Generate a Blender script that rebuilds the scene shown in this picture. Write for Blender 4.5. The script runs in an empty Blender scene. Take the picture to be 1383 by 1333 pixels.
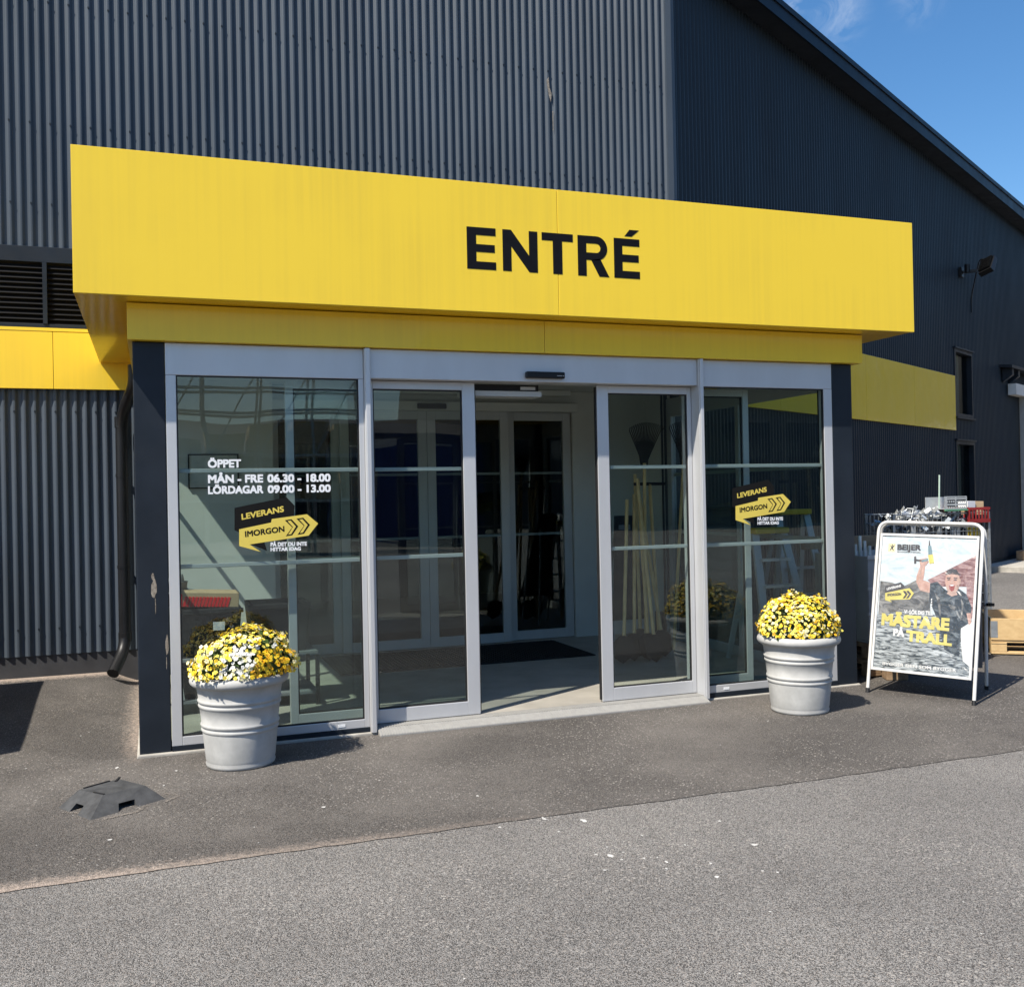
import bpy, bmesh, math, random
from mathutils import Vector, Matrix
random.seed(7)
R = math.radians
scene = bpy.context.scene
COL = scene.collection

# ------------------------------------------------------------------ camera
F_PX, CX, CY = 1339.1, 691.5, 666.0          # focal length and centre in photo pixels
CAM = Vector((0.328, -6.837, 1.6))
yaw, pitch, roll = R(-19.923), R(0.195), R(-1.147)
FW = Vector((-math.sin(yaw) * math.cos(pitch), math.cos(yaw) * math.cos(pitch), math.sin(pitch)))
_rt = Vector((math.cos(yaw), math.sin(yaw), 0)); _up = _rt.cross(FW)
RT = _rt * math.cos(roll) + _up * math.sin(roll)
UP = -_rt * math.sin(roll) + _up * math.cos(roll)
cd = bpy.data.cameras.new('camera'); cam = bpy.data.objects.new('camera', cd); COL.objects.link(cam)
cd.sensor_width = 36; cd.lens = F_PX / 1383 * 36; cd.clip_start = 0.05; cd.clip_end = 2000
m = Matrix((RT, UP, -FW)).transposed().to_4x4(); m.translation = CAM
cam.matrix_world = m
scene.camera = cam

# ------------------------------------------------------------------ sun, sky, exposure
SUN_TRAVEL = Vector((1.85, 1.0, -2.75)).normalized()
to_sun = -SUN_TRAVEL
sl = bpy.data.lights.new('sun', 'SUN'); sl.energy = 4.9; sl.angle = R(0.53); sl.color = (1.0, 0.93, 0.82)
so = bpy.data.objects.new('sun', sl); COL.objects.link(so)
so.rotation_euler = SUN_TRAVEL.to_track_quat('-Z', 'Y').to_euler(); so.location = (-8, -6, 14)
w = bpy.data.worlds.new('World'); scene.world = w; w.use_nodes = True
nt = w.node_tree; nt.nodes.clear()
wo = nt.nodes.new('ShaderNodeOutputWorld'); bg = nt.nodes.new('ShaderNodeBackground')
sky = nt.nodes.new('ShaderNodeTexSky'); sky.sky_type = 'NISHITA'; sky.sun_disc = False
sky.sun_elevation = math.asin(to_sun.z); sky.sun_rotation = math.atan2(to_sun.x, to_sun.y)
sky.air_density = 1.0; sky.dust_density = 0.6; sky.ozone_density = 2.0
bg.inputs['Strength'].default_value = 0.10
# a deeper blue, and thin wisps of cirrus round a few fixed directions of the sky
L = nt.links.new
def wn(t, **k):
    n = nt.nodes.new(t)
    for a_, v_ in k.items(): setattr(n, a_, v_)
    return n
hs = wn('ShaderNodeHueSaturation'); hs.inputs['Saturation'].default_value = 1.28; hs.inputs['Value'].default_value = 1.12; L(sky.outputs['Color'], hs.inputs['Color'])
tc = wn('ShaderNodeTexCoord'); mp = wn('ShaderNodeMapping'); mp.inputs['Scale'].default_value = (20, 20, 34); mp.inputs['Rotation'].default_value = (.5, .9, .3); L(tc.outputs['Generated'], mp.inputs['Vector'])
nz = wn('ShaderNodeTexNoise'); nz.inputs['Scale'].default_value = 1.0; nz.inputs['Detail'].default_value = 8; nz.inputs['Roughness'].default_value = .6; nz.inputs['Distortion'].default_value = .8; L(mp.outputs['Vector'], nz.inputs['Vector'])
tot = None
for (u, v, rad, amt) in ((1130, 20, .036, .6), (1072, 6, .022, .45), (1240, -2, .03, .4), (1120, -160, .09, .6), (420, -500, .3, .7)):
    d = (FW + RT * ((u - CX) / F_PX) - UP * ((v - CY) / F_PX)).normalized()
    ds = wn('ShaderNodeVectorMath', operation='DISTANCE'); L(tc.outputs['Generated'], ds.inputs[0]); ds.inputs[1].default_value = d
    mr = wn('ShaderNodeMapRange', interpolation_type='SMOOTHSTEP'); mr.inputs['From Min'].default_value = 0; mr.inputs['From Max'].default_value = rad; mr.inputs['To Min'].default_value = amt; mr.inputs['To Max'].default_value = 0; L(ds.outputs['Value'], mr.inputs['Value'])
    if tot is None: tot = mr.outputs['Result']
    else:
        ad = wn('ShaderNodeMath', operation='MAXIMUM'); L(tot, ad.inputs[0]); L(mr.outputs['Result'], ad.inputs[1]); tot = ad.outputs[0]
rp = wn('ShaderNodeValToRGB'); rp.color_ramp.elements[0].position = .42; rp.color_ramp.elements[1].position = .80; L(nz.outputs['Fac'], rp.inputs['Fac'])
ml = wn('ShaderNodeMath', operation='MULTIPLY'); L(rp.outputs['Color'], ml.inputs[0]); L(tot, ml.inputs[1])
mx = wn('ShaderNodeMixRGB'); mx.inputs['Color2'].default_value = (6.5, 6.9, 7.4, 1); L(ml.outputs[0], mx.inputs['Fac']); L(hs.outputs['Color'], mx.inputs['Color1'])
L(mx.outputs['Color'], bg.inputs['Color']); L(bg.outputs['Background'], wo.inputs['Surface'])
scene.view_settings.view_transform = 'Standard'; scene.view_settings.look = 'None'
scene.view_settings.exposure = 0.60; scene.view_settings.gamma = 1.0
scene.cycles.max_bounces = 12; scene.cycles.transparent_max_bounces = 24; scene.cycles.glossy_bounces = 4
scene.cycles.caustics_reflective = False; scene.cycles.caustics_refractive = False

# ------------------------------------------------------------------ helpers
def at(u, v, Y):
    """the point of the plane y = Y that the photo shows at pixel (u, v)"""
    d = FW + RT * ((u - CX) / F_PX) - UP * ((v - CY) / F_PX)
    return CAM + d * ((Y - CAM.y) / d.y)

def ground_z(x, y):
    ss = lambda a, b, t: (lambda q: q * q * (3 - 2 * q))(min(1, max(0, (t - a) / (b - a))))
    return -0.03 + 0.10 * ss(0.2, 3.0, y) * (1 - ss(-0.1, 0.2, x))

ORIGIN = {}
def org(o):
    return ORIGIN.get(o.name, Vector((0, 0, 0))) if o is not None else Vector((0, 0, 0))

def tag(o, label=None, cat=None, group=None, kind=None):
    if label: o['label'] = label
    if cat: o['category'] = cat
    if group: o['group'] = group
    if kind: o['kind'] = kind
    return o

def thing(name, label, cat, loc=(0, 0, 0), group=None):
    o = bpy.data.objects.new(name, None); COL.objects.link(o); o.location = loc
    o.empty_display_size = 0.1
    ORIGIN[o.name] = Vector(loc)
    return tag(o, label, cat, group)

def copy_tree(o, parent=None, delta=None):
    c = o.copy(); COL.objects.link(c)
    if parent is not None: c.parent = parent
    if delta is not None: c.location = Vector(o.location) + Vector(delta); ORIGIN[c.name] = org(o) + Vector(delta)
    for ch in list(o.children): copy_tree(ch, c)
    return c

class MB:
    """collects geometry in world coordinates; build() links it as one mesh object"""
    def __init__(s): s.v = []; s.f = []; s.mi = []; s.k = 0; s.sm = []; s.smooth = False
    def add(s, vs, fs):
        b = len(s.v); s.v += [Vector(p) for p in vs]
        for f in fs:
            s.f.append([b + i for i in f]); s.mi.append(s.k); s.sm.append(s.smooth)
        return s
    def box(s, x0, x1, y0, y1, z0, z1):
        return s.add([(x0, y0, z0), (x1, y0, z0), (x1, y1, z0), (x0, y1, z0), (x0, y0, z1), (x1, y0, z1), (x1, y1, z1), (x0, y1, z1)],
                     [(0, 3, 2, 1), (4, 5, 6, 7), (0, 1, 5, 4), (1, 2, 6, 5), (2, 3, 7, 6), (3, 0, 4, 7)])
    def obox(s, c, ax, ay, az, hx, hy, hz):
        c = Vector(c); ax, ay, az = (Vector(a).normalized() for a in (ax, ay, az)); P = []
        for z in (-hz, hz):
            for x, y in ((-hx, -hy), (hx, -hy), (hx, hy), (-hx, hy)): P.append(c + ax * x + ay * y + az * z)
        return s.add(P, [(0, 3, 2, 1), (4, 5, 6, 7), (0, 1, 5, 4), (1, 2, 6, 5), (2, 3, 7, 6), (3, 0, 4, 7)])
    def bar(s, p, q, a, b, up=(0, 0, 1)):
        p, q = Vector(p), Vector(q); d = q - p
        ax = d.normalized(); up = Vector(up)
        if abs(ax.dot(up)) > .95: up = Vector((0, 1, 0))
        ay = up.cross(ax).normalized(); az = ax.cross(ay)
        return s.obox((p + q) / 2, ax, ay, az, d.length / 2, a / 2, b / 2)
    def tube(s, pts, r, n=10, caps=True, rs=None):
        pts = [Vector(p) for p in pts]; rings = []
        ref = None
        for i, p in enumerate(pts):
            t = (pts[min(i + 1, len(pts) - 1)] - pts[max(i - 1, 0)]).normalized()
            if ref is None: ref = t.orthogonal().normalized()
            ref = (ref - t * ref.dot(t)).normalized(); bn = t.cross(ref)
            rr = rs[i] if rs else r
            rings.append([p + (ref * math.cos(2 * math.pi * k / n) + bn * math.sin(2 * math.pi * k / n)) * rr for k in range(n)])
        old = s.smooth; s.smooth = True
        vs = [q for r_ in rings for q in r_]
        fs = [(i * n + k, i * n + (k + 1) % n, (i + 1) * n + (k + 1) % n, (i + 1) * n + k) for i in range(len(pts) - 1) for k in range(n)]
        s.add(vs, fs); s.smooth = old
        if caps:
            s.add(rings[0], [tuple(range(n))[::-1]]); s.add(rings[-1], [tuple(range(n))])
        return s
    def lathe(s, prof, c, n=48):
        c = Vector(c); old = s.smooth; s.smooth = True
        vs = [c + Vector((r * math.cos(2 * math.pi * k / n), r * math.sin(2 * math.pi * k / n), z)) for r, z in prof for k in range(n)]
        fs = [(i * n + k, i * n + (k + 1) % n, (i + 1) * n + (k + 1) % n, (i + 1) * n + k) for i in range(len(prof) - 1) for k in range(n)]
        s.add(vs, fs); s.smooth = old; return s
    def prism(s, pts, d):
        """polygon of 3-D points pushed along d"""
        n = len(pts); d = Vector(d); P = [Vector(p) for p in pts]
        return s.add(P + [p + d for p in P], [tuple(range(n))[::-1], tuple(range(n, 2 * n))] + [(i, (i + 1) % n, n + (i + 1) % n, n + i) for i in range(n)])
    def flat(s, pts): return s.add(pts, [tuple(range(len(pts)))])
    def build(s, name, mats, parent=None, bevel=0, seg=2, fix=False, each=False):
        if each: return s.build_each(name, mats, parent, bevel, seg, fix)
        me = bpy.data.meshes.new(name); o0 = org(parent)
        me.from_pydata([tuple(p - o0) for p in s.v], [], s.f)
        mats = mats if isinstance(mats, (list, tuple)) else [mats]
        for m_ in mats: me.materials.append(m_)
        me.polygons.foreach_set('material_index', s.mi); me.polygons.foreach_set('use_smooth', s.sm)
        if fix:
            bm = bmesh.new(); bm.from_mesh(me); bmesh.ops.recalc_face_normals(bm, faces=bm.faces); bm.to_mesh(me); bm.free()
        me.update()
        o = bpy.data.objects.new(name, me); COL.objects.link(o); o.parent = parent
        ORIGIN[o.name] = o0
        if bevel:
            b = o.modifiers.new('bevel', 'BEVEL'); b.width = bevel; b.segments = seg; b.limit_method = 'ANGLE'; b.angle_limit = R(40)
        return o

def build_each(s, name, mats, parent, bevel, seg, fix):
    """one object for every loose piece"""
    key = {}; up = list(range(len(s.v)))
    def find(i):
        while up[i] != i: up[i] = up[up[i]]; i = up[i]
        return i
    for i, p in enumerate(s.v):
        k = tuple(round(c, 5) for c in p)
        if k in key: up[find(i)] = find(key[k])
        else: key[k] = i
    for f in s.f:
        for i in f[1:]: up[find(i)] = find(f[0])
    out = {}
    for f, mi, sm in zip(s.f, s.mi, s.sm): out.setdefault(find(f[0]), []).append((f, mi, sm))
    last = None
    for fl in out.values():
        q = MB(); ix = {}
        for f, mi, sm in fl:
            for i in f:
                if i not in ix: ix[i] = len(q.v); q.v.append(s.v[i])
            q.f.append([ix[i] for i in f]); q.mi.append(mi); q.sm.append(sm)
        last = q.build(name, mats, parent, bevel, seg, fix)
    return last
MB.build_each = build_each

# ------------------------------------------------------------------ materials
def mat(name, col, rough=0.5, metal=0.0, var=0.0, vscale=6.0, vstretch=(1, 1, 1), bump=0.0, bscale=60.0, bstretch=(1, 1, 1), bdist=0.002,
        spec=0.5, col2=None, rvar=0.0, coat=0.0, detail=6, lo=.32, hi=.68, warp=0.0):
    m_ = bpy.data.materials.new(name); m_.use_nodes = True
    t = m_.node_tree; p = t.nodes['Principled BSDF']; K = t.links.new
    p.inputs['Base Color'].default_value = (*col, 1); p.inputs['Roughness'].default_value = rough; p.inputs['Metallic'].default_value = metal
    p.inputs['Specular IOR Level'].default_value = spec; p.inputs['Coat Weight'].default_value = coat
    tc = t.nodes.new('ShaderNodeTexCoord')
    def noise(scale, stretch, det=detail, r=.6):
        mp = t.nodes.new('ShaderNodeMapping'); mp.inputs['Scale'].default_value = stretch; K(tc.outputs['Object'], mp.inputs['Vector'])
        n = t.nodes.new('ShaderNodeTexNoise'); n.inputs['Scale'].default_value = scale; n.inputs['Detail'].default_value = det; n.inputs['Roughness'].default_value = r
        K(mp.outputs['Vector'], n.inputs['Vector']); return n
    if var or col2:
        n = noise(vscale, vstretch)
        rp = t.nodes.new('ShaderNodeValToRGB'); rp.color_ramp.elements[0].position = lo; rp.color_ramp.elements[1].position = hi; n.inputs['Distortion'].default_value = warp
        c2 = col2 or tuple(c * (1 + var) for c in col); c1 = col if col2 else tuple(c * (1 - var) for c in col)
        rp.color_ramp.elements[0].color = (*c1, 1); rp.color_ramp.elements[1].color = (*c2, 1)
        K(n.outputs['Fac'], rp.inputs['Fac']); K(rp.outputs['Color'], p.inputs['Base Color'])
    if rvar:
        n = noise(vscale * 1.7, vstretch)
        mr = t.nodes.new('ShaderNodeMapRange'); mr.inputs['To Min'].default_value = max(0, rough - rvar); mr.inputs['To Max'].default_value = min(1, rough + rvar)
        mr.inputs['From Min'].default_value = .3; mr.inputs['From Max'].default_value = .7
        K(n.outputs['Fac'], mr.inputs['Value']); K(mr.outputs['Result'], p.inputs['Roughness'])
    if bump:
        n = noise(bscale, bstretch, 4)
        b = t.nodes.new('ShaderNodeBump'); b.inputs['Strength'].default_value = bump; b.inputs['Distance'].default_value = bdist
        K(n.outputs['Fac'], b.inputs['Height']); K(b.outputs['Normal'], p.inputs['Normal'])
    return m_

def glass(name, tint, base=0.05, graze=.9):
    m_ = bpy.data.materials.new(name); m_.use_nodes = True; t = m_.node_tree; t.nodes.clear(); K = t.links.new
    out = t.nodes.new('ShaderNodeOutputMaterial'); tr = t.nodes.new('ShaderNodeBsdfTransparent'); gl = t.nodes.new('ShaderNodeBsdfGlossy')
    mx = t.nodes.new('ShaderNodeMixShader'); lw = t.nodes.new('ShaderNodeLayerWeight'); lw.inputs['Blend'].default_value = .5
    pw = t.nodes.new('ShaderNodeMath'); pw.operation = 'POWER'; pw.inputs[1].default_value = 5
    ma = t.nodes.new('ShaderNodeMath'); ma.operation = 'MULTIPLY_ADD'; ma.inputs[1].default_value = graze; ma.inputs[2].default_value = base
    tr.inputs['Color'].default_value = (*tint, 1); gl.inputs['Roughness'].default_value = 0.0; gl.inputs['Color'].default_value = (1, 1, 1, 1)
    tcx = t.nodes.new('ShaderNodeTexCoord'); n = t.nodes.new('ShaderNodeTexNoise'); n.inputs['Scale'].default_value = 1.6; n.inputs['Detail'].default_value = 1
    b = t.nodes.new('ShaderNodeBump'); b.inputs['Strength'].default_value = .12; b.inputs['Distance'].default_value = .012
    K(tcx.outputs['Object'], n.inputs['Vector']); K(n.outputs['Fac'], b.inputs['Height']); K(b.outputs['Normal'], gl.inputs['Normal'])
    K(lw.outputs['Facing'], pw.inputs[0]); K(pw.outputs[0], ma.inputs[0]); K(ma.outputs[0], mx.inputs['Fac'])
    K(tr.outputs[0], mx.inputs[1]); K(gl.outputs[0], mx.inputs[2]); K(mx.outputs[0], out.inputs['Surface'])
    return m_

def asphalt(name, dark, light, scale, amount, sandy, patch):
    m_ = bpy.data.materials.new(name); m_.use_nodes = True; t = m_.node_tree; p = t.nodes['Principled BSDF']; K = t.links.new
    tc = t.nodes.new('ShaderNodeTexCoord'); co = tc.outputs['Object']
    def nz(scale, det=5, rough=.6, vec=co):
        n = t.nodes.new('ShaderNodeTexNoise'); n.inputs['Scale'].default_value = scale; n.inputs['Detail'].default_value = det; n.inputs['Roughness'].default_value = rough; K(vec, n.inputs['Vector']); return n.outputs['Fac']
    def ramp(x, a, b, ca, cb):
        r = t.nodes.new('ShaderNodeValToRGB'); r.color_ramp.elements[0].position = a; r.color_ramp.elements[1].position = b
        r.color_ramp.elements[0].color = (*ca, 1); r.color_ramp.elements[1].color = (*cb, 1); K(x, r.inputs['Fac']); return r.outputs['Color']
    def mix(f, a, b, mode='MIX'):
        x = t.nodes.new('ShaderNodeMixRGB'); x.blend_type = mode
        if isinstance(f, float): x.inputs['Fac'].default_value = f
        else: K(f, x.inputs['Fac'])
        for s_, v_ in (('Color1', a), ('Color2', b)):
            if isinstance(v_, tuple): x.inputs[s_].default_value = (*v_, 1)
            else: K(v_, x.inputs[s_])
        return x.outputs['Color']
    def math_(op, a, b):
        x = t.nodes.new('ShaderNodeMath'); x.operation = op
        for i, v_ in enumerate((a, b)):
            if isinstance(v_, (int, float)): x.inputs[i].default_value = v_
            else: K(v_, x.inputs[i])
        return x.outputs[0]
    vo = t.nodes.new('ShaderNodeTexVoronoi'); vo.voronoi_dimensions = '2D'; vo.inputs['Scale'].default_value = scale; K(co, vo.inputs['Vector'])
    bw = t.nodes.new('ShaderNodeSeparateColor'); K(vo.outputs['Color'], bw.inputs['Color'])
    stone = ramp(bw.outputs[0], .15, .95, dark, light)                     # each stone its own grey
    warm = mix(ramp(bw.outputs[1], .75, .9, (0, 0, 0), (1, 1, 1)), stone, mix(1.0, stone, (1.10, 1.0, .93), 'MULTIPLY'))
    base = mix(amount, dark, warm)
    gap = ramp(vo.outputs['Distance'], .45, .8, (1, 1, 1), (.45, .45, .45))   # binder between the stones
    base = mix(.8, base, gap, 'MULTIPLY')
    big = ramp(nz(patch, 6), .3, .72, (.80, .79, .78), (1.2, 1.19, 1.17))
    base = mix(1.0, base, big, 'MULTIPLY')
    big2 = ramp(nz(patch * .23, 3), .35, .65, (.88, .88, .89), (1.1, 1.09, 1.07))
    base = mix(1.0, base, big2, 'MULTIPLY')
    # pale grit lying on it
    g = t.nodes.new('ShaderNodeTexVoronoi'); g.voronoi_dimensions = '2D'; g.inputs['Scale'].default_value = 46; K(co, g.inputs['Vector'])
    gs = t.nodes.new('ShaderNodeSeparateColor'); K(g.outputs['Color'], gs.inputs['Color'])
    rare = ramp(gs.outputs[2], .80, .84, (0, 0, 0), (1, 1, 1))
    dot = ramp(g.outputs['Distance'], .16, .30, (1, 1, 1), (0, 0, 0))
    cl = ramp(nz(.9, 3), .42, .62, (.15, .15, .15), (1, 1, 1))
    gm = mix(1.0, mix(1.0, rare, dot, 'MULTIPLY'), cl, 'MULTIPLY')
    base = mix(gm, base, (.40, .37, .33))
    if sandy:
        du = ramp(nz(.75, 7, .68), .46, .74, (0, 0, 0), (.55, .55, .55))
        base = mix(du, base, mix(bw.outputs[1], (.135, .122, .110), (.265, .242, .218)))
    # sandy dirt where the asphalt meets seams and walls
    sp = t.nodes.new('ShaderNodeSeparateXYZ'); K(co, sp.inputs[0])
    for (axis, centre, width, lo, hi, strength) in sandy:
        d = math_('DIVIDE', math_('ABSOLUTE', math_('SUBTRACT', sp.outputs[axis], centre), 0), width)
        k = math_('SUBTRACT', 1.0, d)
        k = math_('MULTIPLY', k, strength); k = math_('ADD', k, math_('MULTIPLY', math_('SUBTRACT', nz(34, 8, .8), .5), 3.4))
        o_ = 0 if axis != 0 else 1
        a_ = t.nodes.new('ShaderNodeMapRange'); a_.inputs['From Min'].default_value = lo; a_.inputs['From Max'].default_value = hi; K(sp.outputs[o_], a_.inputs['Value'])
        k = math_('MULTIPLY', k, a_.outputs['Result'])
        kk = ramp(k, .05, .75, (0, 0, 0), (1, 1, 1))
        base = mix(kk, base, mix(bw.outputs[1], (.20, .16, .13), (.50, .41, .34)))
    K(base, p.inputs['Base Color']); p.inputs['Roughness'].default_value = .82; p.inputs['Specular IOR Level'].default_value = .35
    b = t.nodes.new('ShaderNodeBump'); b.inputs['Strength'].default_value = .75; b.inputs['Distance'].default_value = .004; b.invert = True
    K(vo.outputs['Distance'], b.inputs['Height'])
    b2 = t.nodes.new('ShaderNodeBump'); b2.inputs['Strength'].default_value = .35; b2.inputs['Distance'].default_value = .02
    K(nz(7, 5), b2.inputs['Height']); K(b.outputs['Normal'], b2.inputs['Normal']); K(b2.outputs['Normal'], p.inputs['Normal'])
    return m_

def yellow_panel(name, rough, streak, warp, col=(.88, .61, .040)):
    m_ = mat(name, col, rough, coat=(0 if name.startswith('yellow_gloss') else .2), bump=warp, bscale=1.1, bstretch=(1, 1, .7), bdist=.03, spec=.3)
    t = m_.node_tree; p = t.nodes['Principled BSDF']; K = t.links.new
    tc = t.nodes.new('ShaderNodeTexCoord')
    mp = t.nodes.new('ShaderNodeMapping'); mp.inputs['Scale'].default_value = (30, 30, .5); K(tc.outputs['Object'], mp.inputs['Vector'])
    n = t.nodes.new('ShaderNodeTexNoise'); n.inputs['Scale'].default_value = 1; n.inputs['Detail'].default_value = 6; K(mp.outputs['Vector'], n.inputs['Vector'])
    n2 = t.nodes.new('ShaderNodeTexNoise'); n2.inputs['Scale'].default_value = 1.3; n2.inputs['Detail'].default_value = 4; K(tc.outputs['Object'], n2.inputs['Vector'])
    mu = t.nodes.new('ShaderNodeMath'); mu.operation = 'MULTIPLY'; K(n.outputs['Fac'], mu.inputs[0]); K(n2.outputs['Fac'], mu.inputs[1])
    rp = t.nodes.new('ShaderNodeValToRGB'); rp.color_ramp.elements[0].position = .2; rp.color_ramp.elements[1].position = .42
    rp.color_ramp.elements[0].color = (*col, 1); rp.color_ramp.elements[1].color = (*(c * f for c, f in zip(col, (1 - streak, 1 - streak * 1.05, 1 + streak * .6))), 1)
    K(mu.outputs[0], rp.inputs['Fac']); K(rp.outputs['Color'], p.inputs['Base Color'])
    return m_

Mt = {}
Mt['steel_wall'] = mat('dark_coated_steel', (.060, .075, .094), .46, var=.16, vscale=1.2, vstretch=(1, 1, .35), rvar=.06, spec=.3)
Mt['shade_wall'] = mat('coated_steel_gable_shade', (.016, .0225, .031), .42, var=.10, vscale=1.0, vstretch=(1, 1, .3), rvar=.07, spec=.28)  # same cladding as the front, the gable's shade put into a darker colour
Mt['navy'] = mat('dark_blue_grey_paint', (.013, .018, .026), .48, spec=.28, var=.18, vscale=3, rvar=.08, bump=.05, bscale=90)
Mt['navy_roof'] = mat('dark_blue_sheet_metal', (.006, .011, .021), .45, spec=.18, var=.12, vscale=2, rvar=.05)
Mt['black'] = mat('black_plastic', (.008, .008, .009), .42, spec=.35, var=.2, vscale=8)
Mt['void'] = mat('dark_recess', (.006, .006, .007), .8)
Mt['louvre'] = mat('dark_louvre_steel', (.008, .008, .009), .6, spec=.2, var=.2, vscale=4)
Mt['yellow'] = yellow_panel('yellow_cladding', .38, .065, .10)
Mt['yellow_gloss'] = yellow_panel('yellow_gloss_cladding', .13, .04, .9, (.80, .53, .020))
Mt['alu'] = mat('anodised_aluminium', (.60, .605, .615), .38, metal=.35, var=.05, vscale=3, vstretch=(1, 1, .3), rvar=.06, bump=.02, bscale=250, bstretch=(1, 1, .05))
Mt['alu_in'] = mat('pale_aluminium', (.50, .515, .515), .42, metal=.15, var=.05, vscale=3)
Mt['chrome'] = mat('polished_edge', (.75, .75, .76), .18, metal=1.0)
Mt['rubber'] = mat('black_gasket', (.010, .010, .011), .6)
Mt['glass'] = glass('window_glass', (.84, .895, .88), .045)
Mt['glass_dim'] = glass('dim_window_glass', (.7, .74, .74), .03, .12)
Mt['glass_in'] = glass('inner_glass', (.80, .84, .83), .055)
Mt['white_wall'] = mat('white_painted_wall', (.58, .595, .565), .75, var=.05, vscale=2.5, bump=.1, bscale=180)
Mt['concrete'] = mat('worn_concrete', (.40, .375, .33), .78, var=.22, vscale=5, bump=.3, bscale=70, bdist=.004)
Mt['floor'] = mat('polished_concrete', (.36, .335, .29), .52, var=.16, vscale=2.2, rvar=.12, bump=.08, bscale=40)
Mt['plinth'] = mat('dark_plinth', (.035, .036, .040), .7, var=.3, vscale=4, bump=.3, bscale=60)
Mt['ink'] = mat('black_lettering', (.006, .006, .008), .6, spec=.12, var=.15, vscale=20)
Mt['decal_white'] = mat('white_vinyl', (.82, .83, .84), .45, var=.03)
Mt['decal_black'] = mat('black_vinyl', (.008, .0075, .007), .6, spec=.15, var=.1)
Mt['decal_yellow'] = mat('yellow_vinyl', (.72, .56, .10), .45, var=.05)
Mt['pot'] = mat('grey_stoneware', (.42, .418, .40), .66, var=.15, vscale=7, bump=.12, bscale=90, rvar=.08)
Mt['soil'] = mat('dark_soil', (.03, .022, .015), .95, var=.4, vscale=40, bump=.6, bscale=80)
Mt['leaf'] = mat('green_leaves', (.045, .085, .018), .5, var=.35, vscale=18)
Mt['leaf_dark'] = mat('deep_green_leaves', (.022, .045, .010), .6, var=.35, vscale=18)
PET = [mat('petal_yellow', (.80, .56, .02), .55, var=.12, vscale=30), mat('petal_lemon', (.82, .70, .12), .55, var=.10, vscale=30),
       mat('petal_cream', (.80, .74, .42), .55, var=.08, vscale=30), mat('petal_white', (.70, .69, .63), .55, var=.05, vscale=30),
       mat('petal_amber', (.78, .42, .012), .55, var=.15, vscale=30), mat('petal_eye', (.55, .22, .01), .6)]
Mt['white_tube'] = mat('white_coated_tube', (.62, .61, .585), .40, var=.07, vscale=9, rvar=.08)
Mt['grey_board'] = mat('grey_backing', (.20, .205, .22), .5, var=.1)
Mt['pine'] = mat('raw_pine', (.50, .335, .155), .65, col2=(.62, .44, .22), vscale=3, vstretch=(1, 7, 7), bump=.15, bscale=30, bstretch=(1, 10, 10))
Mt['old_wood'] = mat('weathered_pallet_wood', (.20, .125, .07), .8, col2=(.34, .235, .14), vscale=4, vstretch=(1, 6, 6), bump=.25, bscale=30)
Mt['handle_wood'] = mat('ash_handle', (.74, .52, .24), .5, var=.2, vscale=6, vstretch=(6, 6, 1))
Mt['steel'] = mat('galvanised_steel', (.42, .44, .45), .42, metal=.7, var=.2, vscale=14)
Mt['bright_steel'] = mat('bright_zinc', (.62, .64, .64), .35, metal=.5, var=.15, vscale=10)
Mt['bin_grey'] = mat('grey_painted_bin', (.36, .37, .38), .5, var=.12, vscale=5)
Mt['red'] = mat('red_plastic', (.26, .022, .022), .42, var=.15)
Mt['green'] = mat('green_plastic', (.09, .27, .16), .4, var=.1)
Mt['card'] = mat('brown_cardboard', (.42, .31, .19), .8, var=.12, vscale=8)
Mt['crate'] = mat('dark_grey_plastic', (.016, .017, .020), .55, spec=.3, var=.15)
Mt['ladder_yellow'] = mat('yellow_ladder_cap', (.62, .42, .02), .45, var=.1)
Mt['mat'] = mat('black_entrance_matting', (.010, .010, .011), .9, bump=.8, bscale=220, bdist=.004)
Mt['rubber_block'] = mat('grey_black_rubber', (.060, .061, .062), .82, spec=.3, var=.3, vscale=14, bump=.35, bscale=110, rvar=.12)
Mt['lamp_glass'] = mat('grey_lamp_lens', (.10, .10, .10), .25)
Mt['dropping'] = mat('dried_white_spots', (.55, .54, .51), .85, var=.15, vscale=60)
Mt['bare'] = mat('bare_filler', (.38, .33, .27), .7, col2=(.10, .08, .06), vscale=40)
Mt['blue'] = mat('dark_blue_container', (.012, .03, .13), .5, var=.15, vscale=1)
Mt['far_wall'] = mat('grey_shed_wall', (.07, .07, .072), .7, var=.15, vscale=.7)
Mt['far_roof'] = mat('grey_shed_roof', (.085, .085, .09), .7, var=.15, vscale=.7)
Mt['bark'] = mat('tree_bark', (.07, .05, .035), .9, var=.3)
Mt['tree_leaf'] = mat('tree_leaves', (.035, .065, .016), .6, var=.45, vscale=1.2)
SANDN = [(1, -2.12, .11, 2.6, -.4, .85), (1, 2.98, .22, 6.0, 5.9, 1.0), (0, .19, .10, -0.3, .4, .55)]
Mt['old_asphalt'] = asphalt('coarse_grey_asphalt', (.064, .0625, .061), (.375, .365, .352), 262, .85, [], .5)
Mt['new_asphalt'] = asphalt('smooth_dark_asphalt', (.046, .0432, .0405), (.210, .197, .184), 240, .80, SANDN, .8)

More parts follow.
